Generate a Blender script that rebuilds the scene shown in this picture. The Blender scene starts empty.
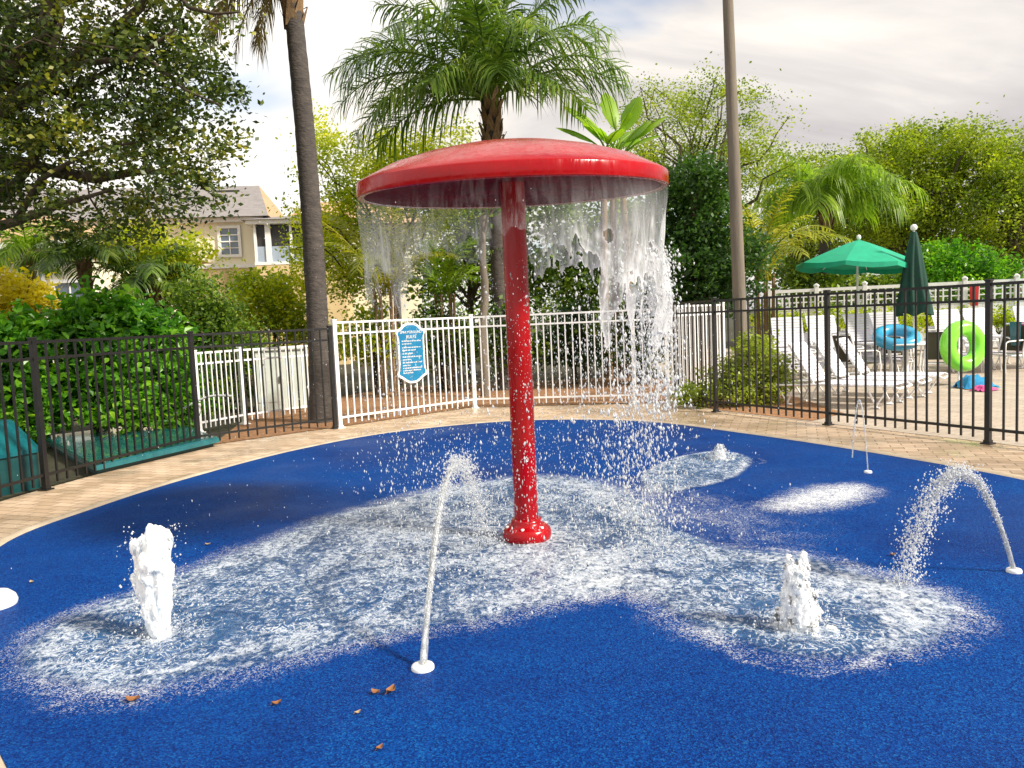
import bpy, bmesh, math, random
import numpy as np
from mathutils import Vector, Matrix, noise

random.seed(7)
RNG = np.random.default_rng(11)
S = bpy.context.scene
COL = S.collection
R = math.radians

# ------------------------------------------------------------------ camera
FPX, PITCH, ROLL, HC = 780.0, R(4.7), R(2.5), 1.55
_F = Vector((0, math.cos(PITCH), -math.sin(PITCH)))
_R0 = Vector((1, 0, 0))
_U0 = Vector((0, math.sin(PITCH), math.cos(PITCH)))
_RT = _R0 * math.cos(ROLL) - _U0 * math.sin(ROLL)
_UP = _R0 * math.sin(ROLL) + _U0 * math.cos(ROLL)
EYE = Vector((0, 0, HC))
cam_d = bpy.data.cameras.new('camera')
cam = bpy.data.objects.new('camera', cam_d)
COL.objects.link(cam)
cam_d.sensor_width = 36.0
cam_d.lens = FPX / 1024 * 36.0
cam_d.clip_end = 2000
m = Matrix((_RT, _UP, -_F)).transposed().to_4x4()
m.translation = EYE
cam.matrix_world = m
S.camera = cam


def ray(u, v):
    return _F * FPX + _RT * (u - 512) - _UP * (v - 384)


def gnd(u, v, z=0.0):
    a = ray(u, v)
    return EYE + a * ((z - HC) / a.z)


def at(u, v, Y):
    a = ray(u, v)
    return EYE + a * (Y / a.y)


def mpp(Y):
    return Y / FPX


# ------------------------------------------------------------------ materials
MATS = {}


def nmat(name):
    mt = bpy.data.materials.new(name)
    mt.use_nodes = True
    nt = mt.node_tree
    nt.nodes.clear()
    out = nt.nodes.new('ShaderNodeOutputMaterial')
    MATS[name] = mt
    return mt, nt, out


def N(nt, typ, **kw):
    n = nt.nodes.new(typ)
    for k, v in kw.items():
        if k.startswith('i_'):
            key = k[2:]
            n.inputs[int(key) if key.isdigit() else key.replace('_', ' ')].default_value = v
        else:
            setattr(n, k, v)
    return n


def L(nt, a, ao, b, bi):
    nt.links.new(a.outputs[ao], b.inputs[bi])


def c4(c):
    return (c[0], c[1], c[2], 1.0)


def ramp(nt, stops):
    n = nt.nodes.new('ShaderNodeValToRGB')
    e = n.color_ramp.elements
    while len(e) < len(stops):
        e.new(0.5)
    for k, (p, c) in enumerate(stops):
        e[k].position = p
        e[k].color = c4(c) if len(c) == 3 else c
    return n


def math_n(nt, op, a=None, b=None, clamp=False):
    n = nt.nodes.new('ShaderNodeMath')
    n.operation = op
    n.use_clamp = clamp
    for k, x in enumerate((a, b)):
        if x is None:
            continue
        if isinstance(x, (int, float)):
            n.inputs[k].default_value = x
        else:
            nt.links.new(x, n.inputs[k])
    return n.outputs[0]


def mixc(nt, fac, a, b):
    n = nt.nodes.new('ShaderNodeMix')
    n.data_type = 'RGBA'
    n.clamp_factor = True
    for x, k in ((fac, 0), (a, 6), (b, 7)):
        if isinstance(x, (int, float)):
            n.inputs[k].default_value = x
        elif isinstance(x, tuple):
            n.inputs[k].default_value = c4(x)
        else:
            nt.links.new(x, n.inputs[k])
    return n.outputs[2]


def surf(name, col, col2=None, rough=0.6, scale=6.0, metal=0.0, bump=0.0, spec=0.5, coat=0.0, detail=5.0, bscale=None, rvar=0.15, stretch=None):
    """general painted / mineral surface: two-tone noise, varying roughness, bump."""
    mt, nt, out = nmat(name)
    p = N(nt, 'ShaderNodeBsdfPrincipled')
    tc = N(nt, 'ShaderNodeTexCoord')
    mp = N(nt, 'ShaderNodeMapping')
    if stretch:
        mp.inputs['Scale'].default_value = stretch
    L(nt, tc, 'Object', mp, 'Vector')
    nz = N(nt, 'ShaderNodeTexNoise', i_Scale=scale, i_Detail=detail, i_Roughness=0.62)
    L(nt, mp, 0, nz, 'Vector')
    if col2 is None:
        col2 = tuple(x * 0.7 for x in col)
    rp = ramp(nt, [(0.3, col2), (0.68, col)])
    L(nt, nz, 'Fac', rp, 'Fac')
    L(nt, rp, 0, p, 'Base Color')
    r = math_n(nt, 'MULTIPLY_ADD', nz.outputs['Fac'], rvar * 2)
    r.node.inputs[2].default_value = rough - rvar
    nt.links.new(r, p.inputs['Roughness'])
    p.inputs['Metallic'].default_value = metal
    p.inputs['Specular IOR Level'].default_value = spec
    p.inputs['Coat Weight'].default_value = coat
    if bump:
        n2 = N(nt, 'ShaderNodeTexNoise', i_Scale=bscale or scale * 6, i_Detail=4.0)
        L(nt, mp, 0, n2, 'Vector')
        b = N(nt, 'ShaderNodeBump', i_Strength=bump, i_Distance=0.02)
        L(nt, n2, 'Fac', b, 'Height')
        L(nt, b, 0, p, 'Normal')
    L(nt, p, 0, out, 0)
    return mt


def leafmat(name, cols, trans=0.35, rough=0.45, tcol=None, spec=0.4):
    """leaf: colour varies from leaf to leaf, light passes through the blade."""
    mt, nt, out = nmat(name)
    g = N(nt, 'ShaderNodeNewGeometry')
    tc = N(nt, 'ShaderNodeTexCoord')
    nz = N(nt, 'ShaderNodeTexNoise', i_Scale=0.9, i_Detail=3.0)
    L(nt, tc, 'Object', nz, 'Vector')
    v = math_n(nt, 'MULTIPLY', g.outputs['Random Per Island'], 0.55)
    v = math_n(nt, 'ADD', v, math_n(nt, 'MULTIPLY_ADD', nz.outputs['Fac'], 1.5))
    v.node.inputs[1].links[0].from_node.inputs[2].default_value = -0.52
    k = len(cols)
    rp = ramp(nt, [(0.08 + 0.84 * i / (k - 1), c) for i, c in enumerate(cols)])
    nt.links.new(v, rp.inputs[0])
    p = N(nt, 'ShaderNodeBsdfPrincipled', i_Roughness=rough)
    p.inputs['Specular IOR Level'].default_value = spec
    L(nt, rp, 0, p, 'Base Color')
    t = N(nt, 'ShaderNodeBsdfTranslucent')
    hs = N(nt, 'ShaderNodeMix', data_type='RGBA', blend_type='MULTIPLY')
    hs.inputs[0].default_value = 1.0
    L(nt, rp, 0, hs, 6)
    hs.inputs[7].default_value = c4(tcol or (1.55, 1.7, 0.6))
    L(nt, hs, 2, t, 'Color')
    mx = N(nt, 'ShaderNodeMixShader', i_0=trans)
    L(nt, p, 0, mx, 1)
    L(nt, t, 0, mx, 2)
    L(nt, mx, 0, out, 0)
    return mt


# ------------------------------------------------------------------ mesh helpers
class MB:
    def __init__(s):
        s.v, s.f, s.sm = [], [], []

    def add(s, vs, fs, smooth=False):
        o = len(s.v)
        s.v += [tuple(x) for x in vs]
        for f in fs:
            s.f.append([i + o for i in f])
            s.sm.append(smooth)

    def box(s, c, d, rz=0.0, rx=0.0, ry=0.0, bev=0.0):
        hx, hy, hz = d[0] / 2, d[1] / 2, d[2] / 2
        M = Matrix.Translation(Vector(c)) @ Matrix.Rotation(rz, 4, 'Z') @ Matrix.Rotation(ry, 4, 'Y') @ Matrix.Rotation(rx, 4, 'X')
        if bev <= 0:
            vs = [M @ Vector((x * hx, y * hy, z * hz)) for z in (-1, 1) for y in (-1, 1) for x in (-1, 1)]
            s.add(vs, [(0, 2, 3, 1), (4, 5, 7, 6), (0, 1, 5, 4), (2, 6, 7, 3), (0, 4, 6, 2), (1, 3, 7, 5)])
            return
        bm = bmesh.new()
        bmesh.ops.create_cube(bm, size=1.0)
        bmesh.ops.scale(bm, vec=d, verts=bm.verts)
        bmesh.ops.bevel(bm, geom=list(bm.edges), offset=bev, segments=2, affect='EDGES', profile=0.6)
        bm.verts.index_update()
        s.add([M @ v.co for v in bm.verts], [[v.index for v in f.verts] for f in bm.faces], False)
        bm.free()

    def beam(s, a, b, w, h, up=(0, 0, 1)):
        a, b = Vector(a), Vector(b)
        t = (b - a).normalized()
        sd = t.cross(Vector(up))
        if sd.length < 1e-4:
            sd = Vector((1, 0, 0))
        sd.normalize()
        u = sd.cross(t)
        vs = [p + sd * (x * w / 2) + u * (y * h / 2) for p in (a, b) for x, y in ((-1, -1), (1, -1), (1, 1), (-1, 1))]
        s.add(vs, [(3, 2, 1, 0), (4, 5, 6, 7), (0, 1, 5, 4), (1, 2, 6, 5), (2, 3, 7, 6), (3, 0, 4, 7)])

    def tube(s, pts, rad, n=8, cap=True, smooth=True, wob=0.0):
        pts = [Vector(p) for p in pts]
        if not isinstance(rad, (list, tuple)):
            rad = [rad] * len(pts)
        rings = []
        ref = None
        for i, p in enumerate(pts):
            t = (pts[min(i + 1, len(pts) - 1)] - pts[max(i - 1, 0)]).normalized()
            if ref is None:
                ref = Vector((0, 0, 1)) if abs(t.z) < 0.9 else Vector((1, 0, 0))
            x = ref - t * ref.dot(t)
            x.normalize()
            ref = x
            y = t.cross(x)
            rr = [rad[i] * (1 + (wob * noise.noise(p * 3.1 + Vector((k * 1.7, 0, 0))) if wob else 0)) for k in range(n)]
            rings.append([p + (x * math.cos(2 * math.pi * k / n) + y * math.sin(2 * math.pi * k / n)) * rr[k] for k in range(n)])
        vs = [v for r in rings for v in r]
        fs = []
        for i in range(len(pts) - 1):
            for k in range(n):
                a, b = i * n + k, i * n + (k + 1) % n
                fs.append((a, b, b + n, a + n))
        s.add(vs, fs, smooth)
        if cap:
            o = len(vs)
            s.add(rings[0], [tuple(reversed(range(n)))])
            s.add(rings[-1], [tuple(range(n))])

    def lathe(s, prof, c=(0, 0, 0), n=32, smooth=True, caps=True):
        c = Vector(c)
        vs, fs = [], []
        for r, z in prof:
            for k in range(n):
                a = 2 * math.pi * k / n
                vs.append(c + Vector((r * math.cos(a), r * math.sin(a), z)))
        for i in range(len(prof) - 1):
            for k in range(n):
                a, b = i * n + k, i * n + (k + 1) % n
                fs.append((a, b, b + n, a + n))
        s.add(vs, fs, smooth)
        if caps and prof[0][0] > 1e-4:
            s.add(vs[:n], [tuple(reversed(range(n)))])
        if caps and prof[-1][0] > 1e-4:
            s.add(vs[-n:], [tuple(range(n))])

    def prism(s, outline, z0, z1):
        n = len(outline)
        vs = [(x, y, z0) for x, y in outline] + [(x, y, z1) for x, y in outline]
        s.add(vs, [tuple(reversed(range(n))), tuple(range(n, 2 * n))] + [(i, (i + 1) % n, (i + 1) % n + n, i + n) for i in range(n)])

    def mesh(s, name):
        me = bpy.data.meshes.new(name)
        me.from_pydata(s.v, [], s.f)
        me.polygons.foreach_set('use_smooth', s.sm)
        me.update()
        return me


def np_mesh(name, verts, faces, smooth=False):
    me = bpy.data.meshes.new(name)
    k = faces.shape[1]
    me.vertices.add(len(verts))
    me.vertices.foreach_set('co', np.asarray(verts, np.float32).ravel())
    me.loops.add(faces.size)
    me.loops.foreach_set('vertex_index', np.asarray(faces, np.int32).ravel())
    me.polygons.add(len(faces))
    me.polygons.foreach_set('loop_start', np.arange(0, faces.size, k, dtype=np.int32))
    me.polygons.foreach_set('use_smooth', np.full(len(faces), smooth))
    me.update(calc_edges=True)
    me.validate()
    return me


def obj(name, mb, mat, parent=None, world=True):
    me = mb.mesh(name) if isinstance(mb, MB) else mb
    o = bpy.data.objects.new(name, me)
    COL.objects.link(o)
    me.materials.append(MATS[mat] if isinstance(mat, str) else mat)
    if parent is not None:
        if world:
            p = parent
            off = Vector((0, 0, 0))
            while p is not None:
                off += p.location
                p = p.parent
            me.transform(Matrix.Translation(-off))
        o.parent = parent
    return o


def tag(o, label=None, cat=None, group=None, kind=None):
    if label:
        o['label'] = label
    if cat:
        o['category'] = cat
    if group:
        o['group'] = group
    if kind:
        o['kind'] = kind
    return o


def thing(name, label, cat, loc=(0, 0, 0), group=None):
    o = bpy.data.objects.new(name, None)
    o.empty_display_size = 0.2
    COL.objects.link(o)
    o.location = loc
    return tag(o, label, cat, group)


def struct(name, mb, mat):
    return tag(obj(name, mb, mat), kind='structure')


def copy_tree(o, parent=None):
    c = o.copy()
    COL.objects.link(c)
    if parent is not None:
        c.parent = parent
    for ch in list(o.children):
        copy_tree(ch, c)
    return c


def unit(v):
    return v / np.maximum(np.linalg.norm(v, axis=-1, keepdims=True), 1e-9)


def leaf_mesh(name, cen, ln, wd, up=0.3, fold=False, droop=0.0):
    """a cloud of leaf blades; cen (n,3), ln/wd (n,)"""
    n = len(cen)
    d = RNG.normal(size=(n, 3))
    d[:, 2] = d[:, 2] * 0.7 - droop
    d = unit(d)
    q = RNG.normal(size=(n, 3))
    q[:, 2] += up * 3
    sd = unit(np.cross(d, q))
    nn = np.cross(sd, d)
    ln = ln[:, None]
    wd = wd[:, None]
    if not fold:
        v = np.stack([cen - d * ln * .5, cen + sd * wd * .5, cen + d * ln * .5, cen - sd * wd * .5], 1).reshape(-1, 3)
        f = np.arange(n * 4).reshape(n, 4)
        return np_mesh(name, v, f)
    b = cen - d * ln * .5
    lift = nn * wd * .22
    v = np.stack([b, b + d * ln * .3 + sd * wd * .5 + lift, b + d * ln * .7 + sd * wd * .42 + lift, b + d * ln - nn * ln * .12,
                  b + d * ln * .7 - sd * wd * .42 + lift, b + d * ln * .3 - sd * wd * .5 + lift], 1).reshape(-1, 3)
    o = np.arange(n)[:, None] * 6
    f = np.concatenate([o + np.array([0, 1, 2, 3]), o + np.array([0, 3, 4, 5])], 0)
    return np_mesh(name, v, f)


def clumps(blobs, ncl, per, spread, shell=0.55, flat=0.75):
    """leaf centres: clumps spread through ellipsoid blobs, favouring their outer part"""
    out, cc = [], []
    vol = np.array([b[1][0] * b[1][1] * b[1][2] for b in blobs]) ** 0.8
    cnt = np.maximum(1, (vol / vol.sum() * ncl).astype(int))
    for (c, r), k in zip(blobs, cnt):
        u = unit(RNG.normal(size=(k, 3)))
        rad = (shell + (1 - shell) * RNG.random((k, 1))) * (0.85 + 0.35 * RNG.random((k, 1)))
        inner = RNG.random((k, 1)) < 0.25
        rad = np.where(inner, RNG.random((k, 1)) * shell, rad)
        p = np.array(c) + u * rad * np.array(r)
        cc.append(p)
        nper = RNG.integers(int(per * .5), int(per * 1.5) + 1, k)
        q = np.repeat(p, nper, 0)
        sp = np.repeat(spread * (0.6 + 0.8 * RNG.random(k)), nper)[:, None]
        out.append(q + RNG.normal(size=(len(q), 3)) * sp * np.array([1, 1, flat]))
    return np.concatenate(out), np.concatenate(cc)


def limb_to(mb, a, b, r0, r1, n=7, sag=0.15, wig=0.12):
    a, b = Vector(a), Vector(b)
    ln = (b - a).length
    pts = []
    ph = random.random() * 50
    for i in range(n + 1):
        t = i / n
        p = a.lerp(b, t)
        p.z += math.sin(t * math.pi) * sag * ln
        k = math.sin(t * math.pi)
        p += Vector((noise.noise(Vector((ph, t * 3, 0))), noise.noise(Vector((ph, t * 3, 7))), noise.noise(Vector((ph, t * 3, 13))))) * wig * ln * k
        pts.append(p)
    mb.tube(pts, [r0 + (r1 - r0) * (i / n) for i in range(n + 1)], 7, wob=0.15)


def tree(name, label, cat, base, fork, blobs, ncl, per, spread, leaf, mat, bark='bark', r0=0.18, limbs=14, group=None, fold=False,
         shell=0.55, up=0.3, twigs=0, extra_limbs=(), droop=0.0):
    base, fork = Vector(base), Vector(fork)
    t = thing(name, label, cat, base, group)
    cen, cc = clumps(blobs, ncl, per, spread, shell)
    n = len(cen)
    ln = leaf * (0.65 + 0.7 * RNG.random(n))
    wd = ln * (0.45 + 0.25 * RNG.random(n))
    mb = MB()
    if r0 > 0:
        limb_to(mb, base, fork, r0, r0 * .72, 8, 0.0, 0.05)
        sel = RNG.choice(len(cc), min(limbs, len(cc)), replace=False)
        for i in sel:
            b = Vector(cc[i])
            a = fork.lerp(base, random.random() * .25)
            limb_to(mb, a, b, r0 * (.3 + .25 * random.random()), 0.012, 8, 0.08, 0.16)
        for k in range(twigs):
            i, j = RNG.integers(0, len(cc), 2)
            a, b = Vector(cc[i]), Vector(cc[j])
            b = a + (b - a).normalized() * min((b - a).length, 1.2)
            limb_to(mb, a, b, 0.014, 0.005, 5, 0.05, 0.2)
        for pts, ra, rb in extra_limbs:
            mb.tube(pts, [ra + (rb - ra) * i / (len(pts) - 1) for i in range(len(pts))], 8, wob=.2)
        obj('trunk', mb, bark, t)
    obj('crown', leaf_mesh('crown', cen, ln, wd, up, fold, droop), mat, t)
    return t


def frond_mb(L0, az, el, droop, nl, leafl, leafw, origin, hang=0.5, plumose=0.5, bare=0.12, twist=0.0):
    mb = MB()
    ns = 16
    p = Vector(origin)
    pts, dirs = [p.copy()], []
    for i in range(ns):
        t = (i + .5) / ns
        e = el - droop * t ** 1.35
        a = az + twist * t
        d = Vector((math.cos(a) * math.cos(e), math.sin(a) * math.cos(e), math.sin(e)))
        p = p + d * (L0 / ns)
        pts.append(p.copy())
        dirs.append(d)
    dirs.append(dirs[-1])
    mb.tube(pts, [0.028 * L0 / 2.6 * (1 - .85 * i / ns) + .003 for i in range(ns + 1)], 5)
    for k in range(nl):
        t = bare + (1 - bare) * (k + random.random() * .6) / nl
        x = min(t, .999) * ns
        i = int(x)
        q = pts[i].lerp(pts[i + 1], x - i)
        d = dirs[i]
        side = d.cross(Vector((0, 0, 1)))
        if side.length < .1:
            side = Vector((math.sin(az), -math.cos(az), 0))
        side.normalize()
        upv = side.cross(d)
        ll = leafl * (math.sin(math.pi * (0.12 + 0.80 * t)) ** .7) * (.8 + .4 * random.random())
        for sgn in (-1, 1):
            fw = .55 + .35 * t + random.random() * .25
            tilt = (random.random() - .35) * plumose
            ld = (side * sgn + d * fw + upv * tilt)
            ld.normalize()
            wv = ld.cross(upv)
            if wv.length < .1:
                wv = d.copy()
            wv.normalize()
            g = Vector((0, 0, -1))
            h = hang * (.6 + .8 * random.random())
            m1 = q + ld * ll * .45 + g * (ll * .10 * h)
            m2 = q + (ld * ll * .78) + g * (ll * .34 * h)
            tip = q + ld * ll * .95 + g * (ll * .72 * h)
            w = leafw * (.7 + .5 * random.random())
            mb.add([q - wv * w * .35, q + wv * w * .35, m1 + wv * w * .5, m1 - wv * w * .5, m2 + wv * w * .4, m2 - wv * w * .4, tip],
                   [(0, 1, 2, 3), (3, 2, 4, 5), (5, 4, 6)])
    return mb


def palm(name, label, base, top, r0, r1, fronds, leafmats, nl=46, leafl=.55, leafw=.035, bark='palm_bark', boots=True, group=None, hang=.5, plumose=.5, rings=True, bootlen=.75):
    base, top = Vector(base), Vector(top)
    t = thing(name, label, 'palm tree', base, group)
    mb = MB()
    H = (top - base).length
    n = max(8, int(H / .12)) if rings else 12
    pts, rad = [], []
    bend = Vector((random.uniform(-.1, .1), random.uniform(-.1, .1), 0))
    for i in range(n + 1):
        f = i / n
        pts.append(base.lerp(top, f) + bend * math.sin(f * math.pi))
        rr = r0 + (r1 - r0) * f
        if f < .12:
            rr *= 1 + .25 * (1 - f / .12) ** 2
        rad.append(rr * (1 + (.035 if i % 2 else 0)))
    mb.tube(pts, rad, 14, wob=.06)
    obj('trunk', mb, bark, t)
    if boots:
        mb = MB()
        for k in range(34):
            f = k / 34
            a = k * 2.4
            z = top - (top - base).normalized() * (bootlen * (1 - f)) * (r1 / .16)
            out = Vector((math.cos(a), math.sin(a), 0))
            rr = r1 * (1.25 + .25 * random.random())
            w = r1 * .75
            sd = Vector((-out.y, out.x, 0))
            b0 = z + out * r1 * .8
            b1 = z + out * rr + Vector((0, 0, r1 * 1.6))
            b2 = z + out * rr * (1.0 + .5 * random.random()) + Vector((0, 0, r1 * 2.6))
            mb.add([b0 - sd * w, b0 + sd * w, b1 + sd * w * .6, b1 - sd * w * .6, b2 + sd * w * .2, b2 - sd * w * .2,
                    z + out * r1 * .5 + Vector((0, 0, r1 * 2))], [(0, 1, 2, 3), (3, 2, 4, 5), (5, 4, 6)])
        obj('leaf_bases', mb, 'palm_boot', t)
    for fr in fronds:
        mt = fr.get('mat', leafmats)
        o = obj('frond', frond_mb(fr['L'], fr['az'], fr['el'], fr['droop'], fr.get('nl', nl), fr.get('leafl', leafl), fr.get('leafw', leafw),
                                  top + Vector((math.cos(fr['az']), math.sin(fr['az']), 0)) * r1 * .6 + Vector((0, 0, .1)),
                                  fr.get('hang', hang), fr.get('plumose', plumose), twist=fr.get('twist', 0)), mt, t)
        if fr.get('label'):
            o['label'] = fr['label']
    return t


def drops_mesh(name, p, r, el=1.8):
    """small water drops, a little longer than wide"""
    n = len(p)
    base = np.array([[1, 0, 0], [0, 1, 0], [-1, 0, 0], [0, -1, 0], [0, 0, 1], [0, 0, -1]], float)
    ang = RNG.random(n) * 6.28
    ca, sa = np.cos(ang), np.sin(ang)
    b = np.repeat(base[None], n, 0)
    x = b[..., 0] * ca[:, None] - b[..., 1] * sa[:, None]
    y = b[..., 0] * sa[:, None] + b[..., 1] * ca[:, None]
    e = el if np.ndim(el) else np.full(n, el)
    v = np.stack([x, y, b[..., 2] * e[:, None]], -1) * r[:, None, None]
    v[:, :, :2] += RNG.normal(size=(n, 6, 2)) * r[:, None, None] * .2
    v += p[:, None, :]
    f = np.array([[0, 1, 4], [1, 2, 4], [2, 3, 4], [3, 0, 4], [1, 0, 5], [2, 1, 5], [3, 2, 5], [0, 3, 5]])
    F = (np.arange(n)[:, None, None] * 6 + f[None]).reshape(-1, 3)
    return np_mesh(name, v.reshape(-1, 3), F, True)


def spline(pts, n=10, closed=True):
    out = []
    k = len(pts)
    P = [np.array(p, float) for p in pts]
    for i in range(k if closed else k - 1):
        p0, p1, p2, p3 = (P[(i - 1) % k], P[i], P[(i + 1) % k], P[(i + 2) % k]) if closed else (P[max(i - 1, 0)], P[i], P[i + 1], P[min(i + 2, k - 1)])
        for j in range(n):
            t = j / n
            out.append(tuple(.5 * ((2 * p1) + (-p0 + p2) * t + (2 * p0 - 5 * p1 + 4 * p2 - p3) * t * t + (-p0 + 3 * p1 - 3 * p2 + p3) * t ** 3)))
    return out


#@@MATERIALS
# ------------------------------------------------------------------ named materials
def pad_material():
    mt, nt, out = nmat('blue_rubber')
    p = N(nt, 'ShaderNodeBsdfPrincipled')
    tc = N(nt, 'ShaderNodeTexCoord')
    vo = N(nt, 'ShaderNodeTexVoronoi', i_Scale=150.0)
    vo.feature = 'F1'
    L(nt, tc, 'Object', vo, 'Vector')
    sp = N(nt, 'ShaderNodeSeparateColor')
    L(nt, vo, 'Color', sp, 0)
    rp = ramp(nt, [(0.0, (.0004, .013, .100)), (.5, (.0006, .036, .205)), (.88, (.0010, .062, .275)), (1.0, (.008, .10, .30))])
    L(nt, sp, 0, rp, 0)
    nz = N(nt, 'ShaderNodeTexNoise', i_Scale=.75, i_Detail=6.0, i_Roughness=.6, i_Distortion=.7)
    L(nt, tc, 'Object', nz, 'Vector')
    r2 = ramp(nt, [(.30, (.55, .66, .76)), (.5, (.92, .94, .96)), (.72, (1.4, 1.22, 1.1))])
    L(nt, nz, 'Fac', r2, 0)
    mu = N(nt, 'ShaderNodeMix', data_type='RGBA', blend_type='MULTIPLY')
    mu.inputs[0].default_value = 1
    L(nt, rp, 0, mu, 6)
    L(nt, r2, 0, mu, 7)
    L(nt, mu, 2, p, 'Base Color')
    rr = ramp(nt, [(.35, (.45,) * 3), (.65, (.8,) * 3)])
    n3 = N(nt, 'ShaderNodeTexNoise', i_Scale=.7, i_Detail=3.0)
    L(nt, tc, 'Object', n3, 'Vector')
    L(nt, n3, 'Fac', rr, 0)
    L(nt, rr, 0, p, 'Roughness')
    p.inputs['Specular IOR Level'].default_value = .09
    b = N(nt, 'ShaderNodeBump', i_Strength=.6, i_Distance=.004)
    L(nt, vo, 'Distance', b, 'Height')
    L(nt, b, 0, p, 'Normal')
    L(nt, p, 0, out, 0)


def paver_material(name, cols, mortar, scale=1.0, rot=0.0, bw=.22, bh=.11, wet=.5):
    mt, nt, out = nmat(name)
    p = N(nt, 'ShaderNodeBsdfPrincipled')
    tc = N(nt, 'ShaderNodeTexCoord')
    mp = N(nt, 'ShaderNodeMapping')
    mp.inputs['Rotation'].default_value = (0, 0, rot)
    L(nt, tc, 'Object', mp, 'Vector')
    nz0 = N(nt, 'ShaderNodeTexNoise', i_Scale=3.0)
    L(nt, mp, 0, nz0, 'Vector')
    br = N(nt, 'ShaderNodeTexBrick', i_Scale=1.0)
    br.inputs['Brick Width'].default_value = bw
    br.inputs['Row Height'].default_value = bh
    br.inputs['Mortar Size'].default_value = .006
    br.inputs['Mortar Smooth'].default_value = .4
    br.inputs['Color1'].default_value = c4(cols[0])
    br.inputs['Color2'].default_value = c4(cols[1])
    br.inputs['Mortar'].default_value = c4(mortar)
    br.inputs['Bias'].default_value = 0
    L(nt, mp, 0, br, 'Vector')
    nz = N(nt, 'ShaderNodeTexNoise', i_Scale=1.6, i_Detail=8.0, i_Roughness=.7)
    L(nt, tc, 'Object', nz, 'Vector')
    rp = ramp(nt, [(.3, cols[2]), (.7, (1.15, 1.1, 1.05))])
    L(nt, nz, 'Fac', rp, 0)
    mu = N(nt, 'ShaderNodeMix', data_type='RGBA', blend_type='MULTIPLY')
    mu.inputs[0].default_value = 1
    L(nt, br, 'Color', mu, 6)
    L(nt, rp, 0, mu, 7)
    L(nt, mu, 2, p, 'Base Color')
    rr = ramp(nt, [(.4, (max(.2, .75 - wet),) * 3), (.62, (.8,) * 3)])
    n3 = N(nt, 'ShaderNodeTexNoise', i_Scale=1.3, i_Detail=5.0)
    L(nt, tc, 'Object', n3, 'Vector')
    L(nt, n3, 'Fac', rr, 0)
    L(nt, rr, 0, p, 'Roughness')
    h = math_n(nt, 'MULTIPLY_ADD', nz.outputs[0], .35)
    inv = math_n(nt, 'SUBTRACT', 1.0, br.outputs['Fac'])
    nt.links.new(inv, h.node.inputs[2])
    b = N(nt, 'ShaderNodeBump', i_Strength=.6, i_Distance=.008)
    nt.links.new(h, b.inputs['Height'])
    L(nt, b, 0, p, 'Normal')
    L(nt, p, 0, out, 0)


def water_sheet_material(name, white, streak, attr=None, vscale=(26, 26, 3.0), gl=.35):
    """thin clear water: lets the view through, glints, with white aerated streaks"""
    mt, nt, out = nmat(name)
    tc = N(nt, 'ShaderNodeTexCoord')
    mp = N(nt, 'ShaderNodeMapping')
    mp.inputs['Scale'].default_value = vscale
    L(nt, tc, 'Object', mp, 'Vector')
    nz = N(nt, 'ShaderNodeTexNoise', i_Scale=1.0, i_Detail=6.0, i_Roughness=.65, i_Distortion=.6)
    L(nt, mp, 0, nz, 'Vector')
    rp = ramp(nt, [(.46, (0,) * 3), (.72, (streak,) * 3)])
    L(nt, nz, 'Fac', rp, 0)
    fac = math_n(nt, 'ADD', rp.outputs[0], white)
    if attr:
        af_ = N(nt, 'ShaderNodeAttribute', attribute_name='fall')
        fac = math_n(nt, 'MULTIPLY', fac, af_.outputs['Fac'])
        at_ = N(nt, 'ShaderNodeAttribute', attribute_name=attr)
        fac = math_n(nt, 'ADD', fac, at_.outputs['Fac'])
    fac = math_n(nt, 'MINIMUM', fac, .93)
    bm_ = N(nt, 'ShaderNodeBump', i_Strength=.5, i_Distance=.03)
    L(nt, nz, 'Fac', bm_, 'Height')
    tr = N(nt, 'ShaderNodeBsdfTransparent', i_Color=(.96, .98, .98, 1))
    gs = N(nt, 'ShaderNodeBsdfGlossy', i_Roughness=.08)
    L(nt, bm_, 0, gs, 'Normal')
    fr = N(nt, 'ShaderNodeFresnel', i_IOR=1.33)
    L(nt, bm_, 0, fr, 'Normal')
    ff = math_n(nt, 'ADD', math_n(nt, 'MULTIPLY', fr.outputs[0], gl * 2), gl * .12, True)
    if attr:
        ff = math_n(nt, 'MULTIPLY', ff, math_n(nt, 'POWER', af_.outputs['Fac'], 1.5))
    m1 = N(nt, 'ShaderNodeMixShader')
    nt.links.new(ff, m1.inputs[0])
    L(nt, tr, 0, m1, 1)
    L(nt, gs, 0, m1, 2)
    df = N(nt, 'ShaderNodeBsdfDiffuse', i_Color=(.88, .9, .92, 1))
    tl = N(nt, 'ShaderNodeBsdfTranslucent', i_Color=(.9, .92, .94, 1))
    m2 = N(nt, 'ShaderNodeMixShader', i_0=.45)
    L(nt, df, 0, m2, 1)
    L(nt, tl, 0, m2, 2)
    m3 = N(nt, 'ShaderNodeMixShader')
    nt.links.new(fac, m3.inputs[0])
    L(nt, m1, 0, m3, 1)
    L(nt, m2, 0, m3, 2)
    if attr:
        ath = N(nt, 'ShaderNodeAttribute', attribute_name='thin')
        tr2 = N(nt, 'ShaderNodeBsdfTransparent')
        m4 = N(nt, 'ShaderNodeMixShader')
        L(nt, ath, 'Fac', m4, 0)
        L(nt, tr2, 0, m4, 1)
        L(nt, m3, 0, m4, 2)
        m3 = m4
    L(nt, m3, 0, out, 0)


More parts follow.
